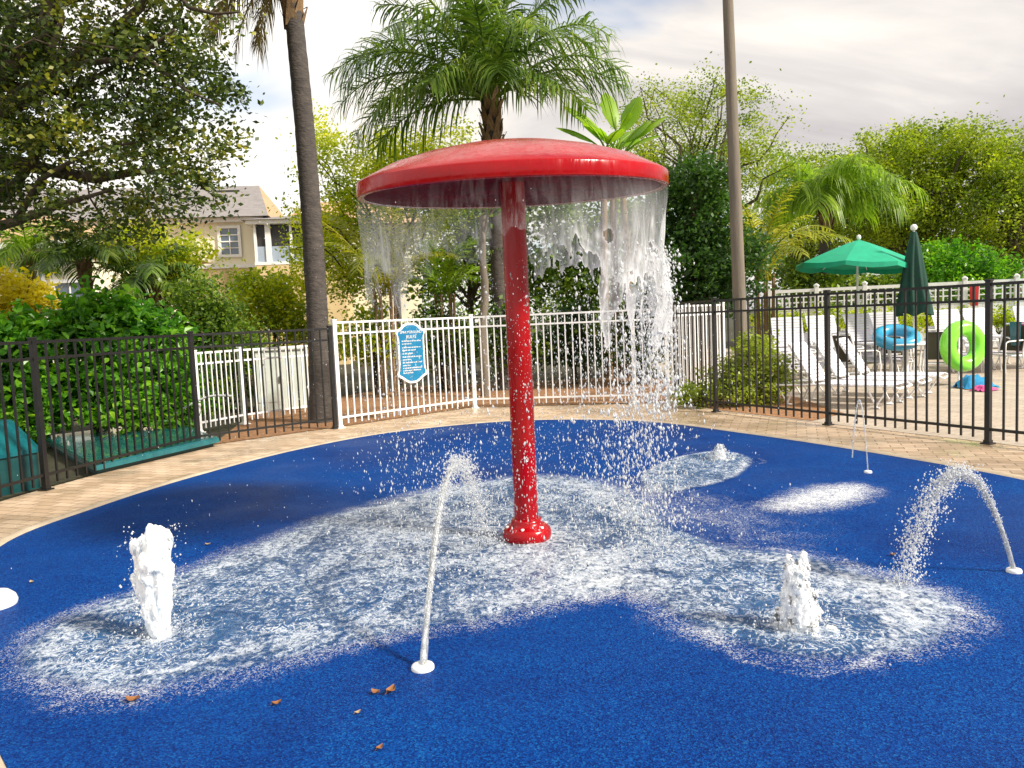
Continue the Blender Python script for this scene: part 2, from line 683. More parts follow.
def froth_material():
    """aerated water: white, light scatters far inside it"""
    mt, nt, out = nmat('froth')
    tc = N(nt, 'ShaderNodeTexCoord')
    nz = N(nt, 'ShaderNodeTexNoise', i_Scale=30.0, i_Detail=5.0, i_Roughness=.65)
    mp = N(nt, 'ShaderNodeMapping')
    mp.inputs['Scale'].default_value = (1, 1, .3)
    L(nt, tc, 'Object', mp, 'Vector')
    L(nt, mp, 0, nz, 'Vector')
    p = N(nt, 'ShaderNodeBsdfPrincipled', i_Roughness=.15)
    rp = ramp(nt, [(.36, (.62, .72, .82)), (.52, (.90, .92, .94))])
    L(nt, nz, 'Fac', rp, 0)
    L(nt, rp, 0, p, 'Base Color')
    p.subsurface_method = 'RANDOM_WALK'
    p.inputs['Subsurface Weight'].default_value = 1.0
    p.inputs['Subsurface Radius'].default_value = (1, 1, 1)
    p.inputs['Subsurface Scale'].default_value = .035
    b = N(nt, 'ShaderNodeBump', i_Strength=.12, i_Distance=.01)
    L(nt, nz, 'Fac', b, 'Height')
    L(nt, b, 0, p, 'Normal')
    tr = N(nt, 'ShaderNodeBsdfTransparent')
    m3 = N(nt, 'ShaderNodeMixShader')
    r2 = ramp(nt, [(.31, (.55,) * 3), (.45, (.0,) * 3)])
    L(nt, nz, 'Fac', r2, 0)
    L(nt, r2, 0, m3, 0)
    L(nt, p, 0, m3, 1)
    L(nt, tr, 0, m3, 2)
    L(nt, m3, 0, out, 0)


def film_material():
    """water film on the pad: clear moving water with glints, white froth flecks where it churns, sky glare painted white at the rim"""
    mt, nt, out = nmat('film')
    tc = N(nt, 'ShaderNodeTexCoord')
    a_f = N(nt, 'ShaderNodeAttribute', attribute_name='foam_glare')
    a_e = N(nt, 'ShaderNodeAttribute', attribute_name='film')
    n1 = N(nt, 'ShaderNodeTexNoise', i_Scale=30.0, i_Detail=5.0, i_Roughness=.62, i_Distortion=.7)
    mp = N(nt, 'ShaderNodeMapping')
    mp.inputs['Rotation'].default_value = (0, 0, .3)
    mp.inputs['Scale'].default_value = (1.0, .8, 1)
    L(nt, tc, 'Object', mp, 'Vector')
    L(nt, mp, 0, n1, 'Vector')
    n2 = N(nt, 'ShaderNodeTexNoise', i_Scale=3.2, i_Detail=5.0, i_Roughness=.6, i_Distortion=1.5)
    L(nt, mp, 0, n2, 'Vector')
    n3 = N(nt, 'ShaderNodeTexNoise', i_Scale=190.0, i_Detail=2.0)
    L(nt, tc, 'Object', n3, 'Vector')
    # churned white, plus sky glare painted at the rim; bright ripple lines paint glints
    vo = N(nt, 'ShaderNodeTexVoronoi', i_Scale=150.0)
    L(nt, tc, 'Object', vo, 'Vector')
    vs_ = N(nt, 'ShaderNodeSeparateColor')
    L(nt, vo, 'Color', vs_, 0)
    inner = math_n(nt, 'MULTIPLY', a_e.outputs['Fac'], 1.0, True)
    grain = math_n(nt, 'ADD', math_n(nt, 'MULTIPLY', math_n(nt, 'SUBTRACT', vs_.outputs[0], .5), .62), math_n(nt, 'MULTIPLY', math_n(nt, 'SUBTRACT', n3.outputs[0], .5), .9))
    grain = math_n(nt, 'MULTIPLY', grain, math_n(nt, 'SUBTRACT', 1.15, math_n(nt, 'MULTIPLY', inner, .75)))
    churn = math_n(nt, 'MULTIPLY', math_n(nt, 'SUBTRACT', n1.outputs[0], .5), math_n(nt, 'ADD', .7, math_n(nt, 'MULTIPLY', inner, 1.4)))
    s = math_n(nt, 'ADD', grain, churn)
    s = math_n(nt, 'ADD', s, math_n(nt, 'MULTIPLY', math_n(nt, 'SUBTRACT', n2.outputs[0], .5), 1.0))
    s = math_n(nt, 'SUBTRACT', s, math_n(nt, 'ADD', .40, math_n(nt, 'MULTIPLY', inner, .20)))
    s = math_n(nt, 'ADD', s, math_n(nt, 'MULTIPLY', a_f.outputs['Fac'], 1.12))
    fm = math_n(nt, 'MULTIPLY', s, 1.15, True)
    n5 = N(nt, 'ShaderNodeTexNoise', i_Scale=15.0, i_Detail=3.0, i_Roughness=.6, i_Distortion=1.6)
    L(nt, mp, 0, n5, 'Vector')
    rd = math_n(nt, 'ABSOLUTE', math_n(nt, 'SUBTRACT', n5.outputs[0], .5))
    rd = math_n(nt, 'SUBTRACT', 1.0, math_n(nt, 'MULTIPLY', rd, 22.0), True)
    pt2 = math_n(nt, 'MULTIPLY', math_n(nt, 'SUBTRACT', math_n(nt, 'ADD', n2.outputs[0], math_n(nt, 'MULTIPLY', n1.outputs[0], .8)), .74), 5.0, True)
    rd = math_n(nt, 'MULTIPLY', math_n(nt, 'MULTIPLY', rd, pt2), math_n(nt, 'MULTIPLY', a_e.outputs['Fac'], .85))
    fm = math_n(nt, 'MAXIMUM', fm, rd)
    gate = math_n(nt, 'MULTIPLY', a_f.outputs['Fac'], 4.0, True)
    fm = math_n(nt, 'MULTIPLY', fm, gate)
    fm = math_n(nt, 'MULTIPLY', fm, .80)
    tr = N(nt, 'ShaderNodeBsdfTransparent', i_Color=(.97, .99, 1, 1))
    bmp = N(nt, 'ShaderNodeBump', i_Strength=.55, i_Distance=.03)
    hh = math_n(nt, 'ADD', n1.outputs[0], math_n(nt, 'MULTIPLY', n2.outputs[0], 1.2))
    nt.links.new(hh, bmp.inputs['Height'])
    gs = N(nt, 'ShaderNodeBsdfGlossy', i_Roughness=.12)
    L(nt, bmp, 0, gs, 'Normal')
    fr = N(nt, 'ShaderNodeFresnel', i_IOR=1.33)
    L(nt, bmp, 0, fr, 'Normal')
    g1 = math_n(nt, 'MULTIPLY', math_n(nt, 'MULTIPLY', fr.outputs[0], .75), a_e.outputs['Fac'], True)
    m1 = N(nt, 'ShaderNodeMixShader')
    nt.links.new(g1, m1.inputs[0])
    L(nt, tr, 0, m1, 1)
    L(nt, gs, 0, m1, 2)
    df = N(nt, 'ShaderNodeBsdfDiffuse', i_Color=(.84, .87, .9, 1))
    m2 = N(nt, 'ShaderNodeMixShader')
    nt.links.new(fm, m2.inputs[0])
    ad = N(nt, 'ShaderNodeBsdfDiffuse', i_Color=(.16, .42, .80, 1))
    m1b = N(nt, 'ShaderNodeMixShader')
    nt.links.new(math_n(nt, 'MULTIPLY', math_n(nt, 'MULTIPLY', a_e.outputs['Fac'], .55), math_n(nt, 'MULTIPLY', n2.outputs[0], n1.outputs[0]), True), m1b.inputs[0])
    L(nt, m1, 0, m1b, 1)
    L(nt, ad, 0, m1b, 2)
    L(nt, m1b, 0, m2, 1)
    L(nt, df, 0, m2, 2)
    L(nt, m2, 0, out, 0)


def red_material():
    mt, nt, out = nmat('red_gloss')
    p = N(nt, 'ShaderNodeBsdfPrincipled')
    tc = N(nt, 'ShaderNodeTexCoord')
    nz = N(nt, 'ShaderNodeTexNoise', i_Scale=2.2, i_Detail=6.0, i_Roughness=.6)
    L(nt, tc, 'Object', nz, 'Vector')
    rp = ramp(nt, [(.3, (.26, .0008, .004)), (.7, (.40, .0012, .005))])
    L(nt, nz, 'Fac', rp, 0)
    L(nt, rp, 0, p, 'Base Color')
    mp = N(nt, 'ShaderNodeMapping')
    mp.inputs['Scale'].default_value = (22, 22, 5)
    L(nt, tc, 'Object', mp, 'Vector')
    n2 = N(nt, 'ShaderNodeTexNoise', i_Scale=1.0, i_Detail=5.0, i_Distortion=.8)
    L(nt, mp, 0, n2, 'Vector')
    b = N(nt, 'ShaderNodeBump', i_Strength=.14, i_Distance=.02)
    L(nt, n2, 'Fac', b, 'Height')
    L(nt, b, 0, p, 'Normal')
    rr = ramp(nt, [(.4, (.12,) * 3), (.65, (.34,) * 3)])
    L(nt, n2, 'Fac', rr, 0)
    L(nt, rr, 0, p, 'Roughness')
    p.inputs['Coat Weight'].default_value = .12
    p.inputs['Specular IOR Level'].default_value = .28
    p.inputs['Coat Roughness'].default_value = .08
    L(nt, p, 0, out, 0)


pad_material()
paver_material('tan_pavers', [(.66, .53, .40), (.46, .35, .24), (.72, .66, .60)], (.22, .17, .12), rot=.35, bw=.24, bh=.12)
paver_material('deck_pavers', [(.50, .44, .37), (.43, .37, .30), (.78, .76, .74)], (.28, .25, .21), rot=.9, bw=.24, bh=.12, wet=.1)
surf('cream_edge', (.54, .45, .33), (.38, .30, .21), rough=.7, scale=5, bump=.3)
surf('soil', (.05, .045, .02), (.02, .022, .01), rough=.95, scale=2.5, bump=.8, bscale=30)
surf('mulch', (.46, .24, .11), (.18, .085, .04), rough=.95, scale=14, bump=1.0, bscale=60)
water_sheet_material('curtain_water', .0, .50, attr='foam_glare', gl=.12)
water_sheet_material('jet_water', .22, .75, vscale=(60, 60, 12), gl=.5)
water_sheet_material('drop_water', .66, .5, vscale=(90, 90, 90), gl=.6)
froth_material()
film_material()
red_material()
surf('red_shaded', (.15, .001, .010), (.08, .001, .008), rough=.9, scale=5, spec=.05, bump=.1)  # same red paint, darkened to put the cap's underside shade in its colour
surf('black_metal', (.012, .011, .010), (.007, .007, .007), rough=.38, scale=20, spec=.5, bump=.05)
surf('white_metal', (.84, .84, .84), (.76, .76, .76), rough=.4, scale=8, spec=.5)
surf('white_vinyl', (.74, .74, .72), (.62, .62, .60), rough=.5, scale=3)
surf('white_plastic', (.85, .85, .84), (.74, .74, .73), rough=.35, scale=9)
surf('bark', (.11, .085, .055), (.045, .034, .022), rough=.95, scale=9, bump=.9, bscale=26, stretch=(1, 1, .35))
surf('dark_bark', (.06, .05, .035), (.025, .02, .014), rough=.95, scale=9, bump=.8, bscale=26, stretch=(1, 1, .35))
surf('palm_bark', (.095, .08, .07), (.04, .035, .032), rough=.95, scale=7, bump=.9, bscale=16, stretch=(1, 1, 2.2))
surf('palm_boot', (.34, .22, .11), (.12, .075, .04), rough=.95, scale=12, bump=.7, stretch=(2, 2, .5))
surf('pole_grey', (.21, .175, .13), (.12, .105, .085), rough=.85, scale=5, bump=.35, stretch=(3, 3, .25))
surf('house_wall', (.83, .78, .60), (.77, .71, .54), rough=.9, scale=1.2, bump=.2, bscale=60)
surf('house_wall_low', (.62, .47, .25), (.55, .41, .21), rough=.9, scale=1.2, bump=.2, bscale=60)
surf('roof_shingle', (.27, .25, .245), (.19, .175, .17), rough=.9, scale=3, bump=.7, bscale=20)
surf('roof_tan', (.50, .33, .19), (.42, .27, .15), rough=.9, scale=3, bump=.5, bscale=20)
surf('white_trim', (.80, .79, .76), (.72, .71, .69), rough=.55, scale=4)
surf('window_glass', (.12, .17, .22), (.05, .08, .11), rough=.08, scale=.9, spec=.9, rvar=.05)
surf('porch_dark', (.03, .028, .025), (.015, .015, .015), rough=.5, scale=4)
surf('porch_screen', (.34, .40, .48), (.27, .33, .41), rough=.6, scale=4)
surf('teal_plastic', (.005, .12, .135), (.003, .08, .10), rough=.3, scale=5, bump=.1, coat=.3)
surf('teal_dark', (.004, .06, .06), (.003, .04, .045), rough=.4, scale=5, bump=.1)
surf('teal_lid', (.008, .145, .165), (.004, .09, .11), rough=.22, scale=7, bump=.25, coat=.5)
surf('umbrella_green', (.006, .36, .20), (.004, .29, .16), rough=.75, scale=6, bump=.15)
surf('umbrella_dark', (.004, .055, .035), (.002, .03, .02), rough=.8, scale=6, bump=.2)
surf('strap_white', (.72, .71, .78), (.64, .63, .70), rough=.55, scale=12)
surf('sling_brown', (.045, .04, .016), (.03, .026, .012), rough=.8, scale=40)
surf('ring_green', (.25, .78, .05), (.20, .68, .04), rough=.25, scale=6, coat=.4)
surf('ring_blue', (.05, .36, .58), (.03, .28, .5), rough=.25, scale=6, coat=.4)
surf('towel_blue', (.03, .30, .55), (.02, .2, .42), rough=.95, scale=9, bump=.5)
surf('towel_pink', (.65, .10, .30), (.5, .06, .22), rough=.95, scale=9, bump=.5)
surf('towel_red', (.55, .03, .03), (.4, .02, .02), rough=.95, scale=9, bump=.4)
surf('pool_water_mat', (.03, .30, .33), (.02, .22, .27), rough=.06, scale=2, bump=.3, bscale=6, rvar=.03)
surf('sign_blue', (.006, .20, .38), (.004, .14, .30), rough=.4, scale=4)
surf('sign_white', (.80, .80, .78), (.74, .74, .72), rough=.45, scale=6)
surf('dead_leaf', (.36, .16, .05), (.16, .06, .02), rough=.7, scale=30)
surf('dead_leaf_pale', (.46, .36, .22), (.3, .2, .1), rough=.7, scale=30)
surf('box_pale', (.62, .68, .62), (.52, .58, .53), rough=.6, scale=3)
surf('hose_white', (.62, .64, .66), (.5, .5, .52), rough=.4, scale=9)

leafmat('oak_leaf', [(.016, .032, .008), (.035, .065, .012), (.09, .13, .018), (.34, .33, .03)], .32, spec=.5)
leafmat('oak_far', [(.055, .095, .010), (.15, .22, .015), (.29, .36, .02), (.48, .50, .03)], .42)
leafmat('yellow_leaf', [(.09, .16, .014), (.26, .33, .018), (.50, .52, .02), (.70, .65, .03)], .45)
leafmat('gold_leaf', [(.35, .30, .015), (.60, .50, .02), (.72, .58, .02)], .45)
leafmat('dark_leaf', [(.018, .048, .012), (.035, .095, .016), (.085, .18, .022)], .32)
leafmat('hedge_leaf', [(.020, .075, .010), (.06, .20, .016), (.14, .34, .024), (.30, .50, .03)], .45, rough=.32)
leafmat('mid_leaf', [(.028, .065, .010), (.065, .13, .015), (.15, .24, .022), (.32, .39, .035)], .38)
leafmat('sage_leaf', [(.12, .17, .025), (.26, .32, .04), (.42, .46, .07)], .4)
leafmat('palm_green', [(.030, .062, .012), (.065, .13, .018), (.13, .22, .03), (.25, .31, .05)], .3, rough=.35)
leafmat('palm_bright', [(.08, .15, .02), (.19, .31, .025), (.34, .46, .03)], .45, rough=.4)
leafmat('palm_yellow', [(.14, .18, .02), (.30, .31, .02), (.50, .44, .03)], .4, rough=.4)
leafmat('palm_dead', [(.10, .07, .035), (.20, .15, .08), (.30, .24, .13)], .3, rough=.8)
leafmat('paddle_leaf', [(.12, .26, .02), (.22, .38, .03), (.34, .5, .04)], .4, rough=.35)


#@@WORLD
def world():
    w = bpy.data.worlds.new('World')
    S.world = w
    w.use_nodes = True
    nt = w.node_tree
    nt.nodes.clear()
    out = N(nt, 'ShaderNodeOutputWorld')
    bg = N(nt, 'ShaderNodeBackground', i_Strength=.1)
    sky = N(nt, 'ShaderNodeTexSky')
    sky.sky_type = 'NISHITA'
    sky.sun_disc = False
    sky.sun_elevation = SUN_EL
    sky.sun_rotation = SUN_AZ
    tc = N(nt, 'ShaderNodeTexCoord')
    sx = N(nt, 'ShaderNodeSeparateXYZ')
    L(nt, tc, 'Generated', sx, 0)
    z = math_n(nt, 'ADD', math_n(nt, 'MAXIMUM', sx.outputs[2], 0.0), .42)
    cb = N(nt, 'ShaderNodeCombineXYZ')
    nt.links.new(math_n(nt, 'DIVIDE', sx.outputs[0], z), cb.inputs[0])
    nt.links.new(math_n(nt, 'DIVIDE', sx.outputs[1], z), cb.inputs[1])
    mp = N(nt, 'ShaderNodeMapping')
    mp.inputs['Rotation'].default_value = (0, 0, -.45)
    mp.inputs['Scale'].default_value = (1.3, 3.4, 1)
    mp.inputs['Location'].default_value = (2.2, .35, 0)
    L(nt, cb, 0, mp, 0)
    n1 = N(nt, 'ShaderNodeTexNoise', i_Scale=1.0, i_Detail=7.0, i_Roughness=.52, i_Distortion=.5)
    L(nt, mp, 0, n1, 'Vector')
    n2 = N(nt, 'ShaderNodeTexNoise', i_Scale=.8, i_Detail=5.0, i_Roughness=.5, i_Distortion=.3)
    mp2 = N(nt, 'ShaderNodeMapping')
    mp2.inputs['Rotation'].default_value = (0, 0, -.5)
    mp2.inputs['Scale'].default_value = (1.2, 3.2, 1)
    mp2.inputs['Location'].default_value = (7.3, 3.1, 0)
    L(nt, cb, 0, mp2, 0)
    L(nt, mp2, 0, n2, 'Vector')
    # cloud brightness: brighter to the left of the view, greyer to the right
    side = math_n(nt, 'MULTIPLY_ADD', sx.outputs[0], -.30)
    side.node.inputs[2].default_value = 0.06
    v = math_n(nt, 'ADD', n1.outputs[0], side)
    cc = ramp(nt, [(.30, (.50, .465, .475)), (.46, (.69, .65, .63)), (.58, (.95, .89, .81)), (.74, (1.05, 1.02, .97))])
    nt.links.new(v, cc.inputs[0])
    sc = N(nt, 'ShaderNodeVectorMath', operation='SCALE')
    sc.inputs['Scale'].default_value = 7.9
    L(nt, cc, 0, sc, 0)
    mk = ramp(nt, [(.30, (0,) * 3), (.42, (1,) * 3)])
    L(nt, n2, 'Fac', mk, 0)
    sk = N(nt, 'ShaderNodeVectorMath', operation='SCALE')
    sk.inputs['Scale'].default_value = 1.3
    L(nt, sky, 0, sk, 0)
    mx = N(nt, 'ShaderNodeMix', data_type='RGBA')
    L(nt, mk, 0, mx, 0)
    L(nt, sk, 0, mx, 6)
    L(nt, sc, 0, mx, 7)
    L(nt, mx, 2, bg, 'Color')
    L(nt, bg, 0, out, 0)


SUNV = Vector((.72, -.36, .60)).normalized()
SUN_EL = math.asin(SUNV.z)
SUN_AZ = math.atan2(SUNV.x, SUNV.y)
world()
sd_ = bpy.data.lights.new('sun', 'SUN')
sd_.energy = 4.3
sd_.angle = R(8)
sd_.color = (1.0, .92, .80)
sun = bpy.data.objects.new('sun', sd_)
COL.objects.link(sun)
sun.location = SUNV * 40
sun.rotation_euler = (-SUNV).to_track_quat('-Z', 'Y').to_euler()
S.view_settings.view_transform = 'Standard'
S.view_settings.look = 'None'
S.view_settings.gamma = 1
S.view_settings.exposure = 0.65
S.view_settings.use_curve_mapping = False
S.cycles.max_bounces = 8
S.cycles.transparent_max_bounces = 24
S.cycles.diffuse_bounces = 3
S.cycles.glossy_bounces = 3
S.cycles.transmission_bounces = 4
S.cycles.use_denoising = True
S.cycles.sample_clamp_indirect = 6


#@@GROUND
POLE = Vector((.06, 5.36, 0))
PAD = spline([(-1.98, 2.81), (-3.12, 4.25), (-3.92, 5.79), (-3.83, 7.03), (-3.45, 8.42), (-2.76, 9.95), (-1.68, 11.2), (.1, 11.83), (1.82, 11.18),
              (2.92, 9.57), (3.75, 7.93), (4.3, 6.47), (4.5, 5.0), (4.1, 3.2), (2.9, 1.7), (1.2, 1.0), (-.4, 1.4), (-1.3, 2.2)], 10)


def sheet(pts, z):
    bm = bmesh.new()
    vs = [bm.verts.new((p[0], p[1], z)) for p in pts]
    f = bm.faces.new(vs)
    f.normal_update()
    if f.normal.z < 0:
        f.normal_flip()
    bmesh.ops.triangulate(bm, faces=[f])
    me = bpy.data.meshes.new('sheet')
    bm.to_mesh(me)
    bm.free()
    return me


def offset(pts, d):
    k = len(pts)
    out = []
    for i in range(k):
        a, b = Vector(pts[i - 1]), Vector(pts[(i + 1) % k])
        t = (b - a).normalized()
        out.append((pts[i][0] + t.y * d, pts[i][1] - t.x * d))
    return out


_area = sum(PAD[i - 1][0] * PAD[i][1] - PAD[i][0] * PAD[i - 1][1] for i in range(len(PAD)))
OUTS = 1 if _area > 0 else -1

struct('ground', sheet([(-400, -60), (400, -60), (400, 900), (-400, 900)], -.03), 'soil')
LP = [Vector((-5.35, 5.4, 0)), Vector((-4.88, 8.0, 0)), Vector((-4.29, 10.51, 0))]           # left black fence posts
WPST = [gnd(340, 428), gnd(475, 408), gnd(635, 404), gnd(668, 403)]                          # white fence posts
RP = [Vector((3.12, 11.92, 0)), Vector((4.11, 10.11, 0)), Vector((5.08, 8.28, 0)), Vector((6.05, 6.45, 0)), Vector((7.0, 4.6, 0))]
pav = [(-9, -5), (-5.75, 3.2), (-5.42, 5.3), (-4.96, 8.03), (-4.37, 10.58), (-2.75, 12.06), (WPST[1].x - .05, WPST[1].y + .12),
       (WPST[2].x, WPST[2].y + .12), (WPST[3].x + .1, WPST[3].y + .1), (3.3, 12.0), (9, 14), (12, -5)]
struct('paving', sheet(pav, 0.0), 'tan_pavers')
deck = [(3.19, 11.96), (4.18, 10.15), (5.15, 8.32), (6.12, 6.49), (8, 2.9), (34, 2.9), (34, 32), (5.0, 32), (3.4, 14.8)]
struct('pool_deck', sheet(deck, .004), 'deck_pavers')
struct('splash_pad', sheet(PAD, .012), 'blue_rubber')
# rounded cream border between the pad and the pavers
mb = MB()
inner, outer = offset(PAD, OUTS * -.005), offset(PAD, OUTS * .11)
ns = len(PAD)
vs = [(p[0], p[1], .005) for p in inner] + [(p[0], p[1], .022) for p in offset(PAD, OUTS * .02)] + [(p[0], p[1], .024) for p in offset(PAD, OUTS * .085)] + [(p[0], p[1], .003) for p in outer]
fs = []
for r_ in range(3):
    for i in range(ns):
        j = (i + 1) % ns
        fs.append((r_ * ns + i, r_ * ns + j, (r_ + 1) * ns + j, (r_ + 1) * ns + i) if OUTS < 0 else (r_ * ns + j, r_ * ns + i, (r_ + 1) * ns + i, (r_ + 1) * ns + j))
mb.add(vs, fs, True)
struct('pad_kerb', mb, 'cream_edge')
struct('mulch_bed', sheet([(-4.2, 10.65), (-2.75, 12.15), (-.7, 14.15), (2.8, 13.65), (4.6, 16.5), (3.0, 19.5), (-3, 19.5), (-5, 15)], -.008), 'mulch')
struct('shrub_bed', sheet([(3.25, 11.98), (4.05, 10.5), (4.75, 11.1), (4.9, 13.4), (4.2, 15.0), (3.5, 14.6), (2.95, 13.4)], .009), 'mulch')
pw = gnd(1012, 357)
struct('pool_water', sheet([(pw.x, pw.y - 2.2), (pw.x + 12, pw.y - 5), (pw.x + 14, pw.y + 3), (pw.x + 2, pw.y + 2.5), (pw.x - .1, pw.y + .6)], .010), 'pool_water_mat')


# --- water film on the pad, with churned white and painted sky glare
def poly_dist(P, x, y):
    """signed distance to a polygon, positive inside (numpy)"""
    P = np.array(P, float)
    Q = np.roll(P, -1, 0)
    d = np.full(x.shape, 1e9)
    ins = np.zeros(x.shape, bool)
    for a, b in zip(P, Q):
        ex, ey = b - a
        wx, wy = x - a[0], y - a[1]
        t = np.clip((wx * ex + wy * ey) / (ex * ex + ey * ey + 1e-12), 0, 1)
        d = np.minimum(d, np.hypot(wx - ex * t, wy - ey * t))
        c = ((a[1] > y) != (b[1] > y)) & (x < (b[0] - a[0]) * (y - a[1]) / (b[1] - a[1] + 1e-12) + a[0])
        ins ^= c
    return np.where(ins, d, -d)


def gp(lst):
    return [tuple(gnd(u, v)[:2]) for u, v in lst]


MAINP = spline(gp([(14, 664), (52, 628), (130, 596), (195, 568), (262, 545), (330, 518), (400, 500), (455, 488), (520, 478), (590, 482), (640, 500), (672, 528),
                   (722, 548), (790, 556), (862, 574), (930, 592), (966, 612), (945, 640), (880, 662), (800, 660), (730, 645), (672, 620), (630, 598), (590, 602),
                   (500, 622), (420, 634), (350, 648), (270, 668), (200, 688), (120, 700), (50, 690)]), 5)
FARP = spline(gp([(640, 478), (665, 462), (712, 453), (748, 458), (748, 470), (722, 484), (682, 493), (650, 494)]), 5)
PATP = spline(gp([(756, 510), (778, 498), (815, 488), (858, 485), (878, 492), (866, 504), (830, 512), (785, 515)]), 5)
xs = np.arange(-3.9, 3.9, .022)
ys = np.arange(2.9, 9.2, .022)
X, Y = np.meshgrid(xs, ys)
wob = np.array([[noise.noise(Vector((x * 1.6, y * 1.6, 0))) * .10 + noise.noise(Vector((x * 5, y * 5, 4))) * .035 for x in xs] for y in ys])
big = np.array([[noise.noise(Vector((x * .9, y * .9, 9))) for x in xs] for y in ys])
dM = poly_dist(MAINP, X, Y) + wob * .6
dF = poly_dist(FARP, X, Y) + wob * .3
dP = poly_dist(PATP, X, Y) + wob * .3


def sm(a, b, x):
    t = np.clip((x - a) / (b - a), 0, 1)
    return t * t * (3 - 2 * t)


def gauss(u, v, s, sy=None):
    c = gnd(u, v)
    return np.exp(-(((X - c.x) / s) ** 2 + ((Y - c.y) / (sy or s)) ** 2))


film = np.maximum(np.maximum(sm(-.03, .10, dM), sm(-.03, .08, dF)), .0 * dP)
edge = sm(-.30, .12, dM) * (1 - .66 * sm(.12, .46, dM))             # sky glare painted as a white band around the rim of the wet area
foam_glare = .56 * edge + .28 * sm(.0, .3, dM)
foam_glare += .34 * gauss(526, 545, .55) + .26 * gauss(590, 575, .5) + .22 * gauss(400, 525, .6) + .12 * gauss(560, 500, .5)
foam_glare += .22 * gauss(905, 600, .42) * sm(-.1, .1, dM) + .2 * gauss(330, 560, .7)
foam_glare -= .12 * gauss(250, 625, .55) + .12 * gauss(720, 590, .35) + .30 * gauss(690, 535, .45)
foam_glare += .10 * big
fF = sm(-.02, .05, dF) * (1 - .75 * sm(.03, .16, dF)) * .72 + .22 * sm(0, .2, dF)
fP = .86 * sm(-.2, .22, dP)
haze = .34 * gauss(735, 525, .55, .8) + .36 * gauss(110, 530, .4, .6) * 0 + .4 * gauss(640, 500, .5, .7)
foam_glare = np.maximum.reduce([foam_glare * sm(-.32, -.08, dM), fF, fP, haze])
for (u, v, s) in ((160, 640, .20), (797, 628, .17), (720, 460, .14)):
    c = gnd(u, v)
    d = np.hypot(X - c.x, Y - c.y)
    foam_glare -= .35 * np.exp(-((d - s * 1.7) / (s * .6)) ** 2)
    foam_glare += .5 * np.exp(-(d / (s * .55)) ** 2)
    foam_glare += (.10 if u < 300 else .24) * np.exp(-((d - s * (2.6 + .5 * np.sin(np.arctan2(Y - c.y, X - c.x) * 2 + u)) - wob * 1.6) / .04) ** 2)
keep = (foam_glare > .02) | (film > .01)
H = .018 + .009 * film * (1 + np.array([[noise.noise(Vector((x * 9, y * 9, 2))) for x in xs] for y in ys]) * 1.0)
V = np.stack([X, Y, H], -1).reshape(-1, 3)
ny, nx = X.shape
ii, jj = np.meshgrid(np.arange(ny - 1), np.arange(nx - 1), indexing='ij')
kq = keep[:-1, :-1] | keep[1:, :-1] | keep[:-1, 1:] | keep[1:, 1:]
a0 = (ii * nx + jj)[kq]
Fq = np.stack([a0, a0 + 1, a0 + nx + 1, a0 + nx], 1)
used = np.unique(Fq)
remap = np.full(ny * nx, -1)
remap[used] = np.arange(len(used))
me = np_mesh('water', V[used], remap[Fq], True)
for nm, arr in (('foam_glare', foam_glare), ('film', film)):
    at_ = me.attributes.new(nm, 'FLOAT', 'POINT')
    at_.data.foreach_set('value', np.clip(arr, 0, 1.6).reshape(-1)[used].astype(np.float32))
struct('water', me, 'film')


#@@MUSHROOM
mush = thing('mushroom_fountain', 'red mushroom shaped water fountain on a tall pole in the blue splash pad', 'fountain', POLE)
mb = MB()
CR = 1.035
mb.lathe([(CR - .045, 2.395), (CR - .012, 2.387), (CR, 2.395), (CR + .001, 2.397), (CR + .001, 2.476), (CR - .001, 2.480), (CR - .008, 2.487), (CR - .07, 2.519),
          (CR - .2, 2.585), (CR - .4, 2.648), (CR - .62, 2.697), (CR - .85, 2.733), (.1, 2.743), (.0001, 2.744)], POLE, 96, True, False)
TILT = math.tan(R(3.6))


def tilt(me):
    for v in me.vertices:
        v.co.z += v.co.y * TILT


cap_ = obj('cap', mb, 'red_gloss', mush)
tilt(cap_.data)
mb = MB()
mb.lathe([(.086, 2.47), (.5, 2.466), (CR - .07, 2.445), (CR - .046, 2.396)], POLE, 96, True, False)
und_ = obj('underside', mb, 'red_shaded', mush)
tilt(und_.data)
mb = MB()
mb.lathe([(.083, .10), (.083, 1.2), (.083, 2.47)], POLE, 32)
obj('pole', mb, 'red_gloss', mush)
mb = MB()
mb.lathe([(.15, .012), (.168, .03), (.172, .06), (.166, .09), (.145, .115), (.112, .128), (.108, .150), (.104, .165), (.0835, .168)], POLE, 40)
fl = obj('base_flange', mb, 'red_gloss', mush)
mb = MB()
for k in range(6):
    a = k * math.pi / 3 + .3
    mb.lathe([(.012, 0), (.012, .012), (.0001, .014)], POLE + Vector((.14 * math.cos(a), .14 * math.sin(a), .112)), 6, False)
obj('bolt_heads', mb, 'white_metal', fl)

# --- curtain of water from the rim
cur = thing('water_curtain', 'curtain of water pouring off the rim of the red mushroom cap', 'water', POLE + Vector((0, 0, 2.4)))


def nz3(x, y, z):
    return noise.noise(Vector((x, y, z)))


def curtain_len(th):
    """sheet length by direction; th in degrees, 0 = right, -90 = towards the camera"""
    c = math.cos(R(th))
    base = .46 + .55 * max(0, c) + .30 * max(0, -c) ** 2
    return base * (.85 + .45 * nz3(math.cos(R(th)) * 2.3, math.sin(R(th)) * 2.3, 3.3)) + .12 * nz3(math.cos(R(th)) * 9, math.sin(R(th)) * 9, 1)


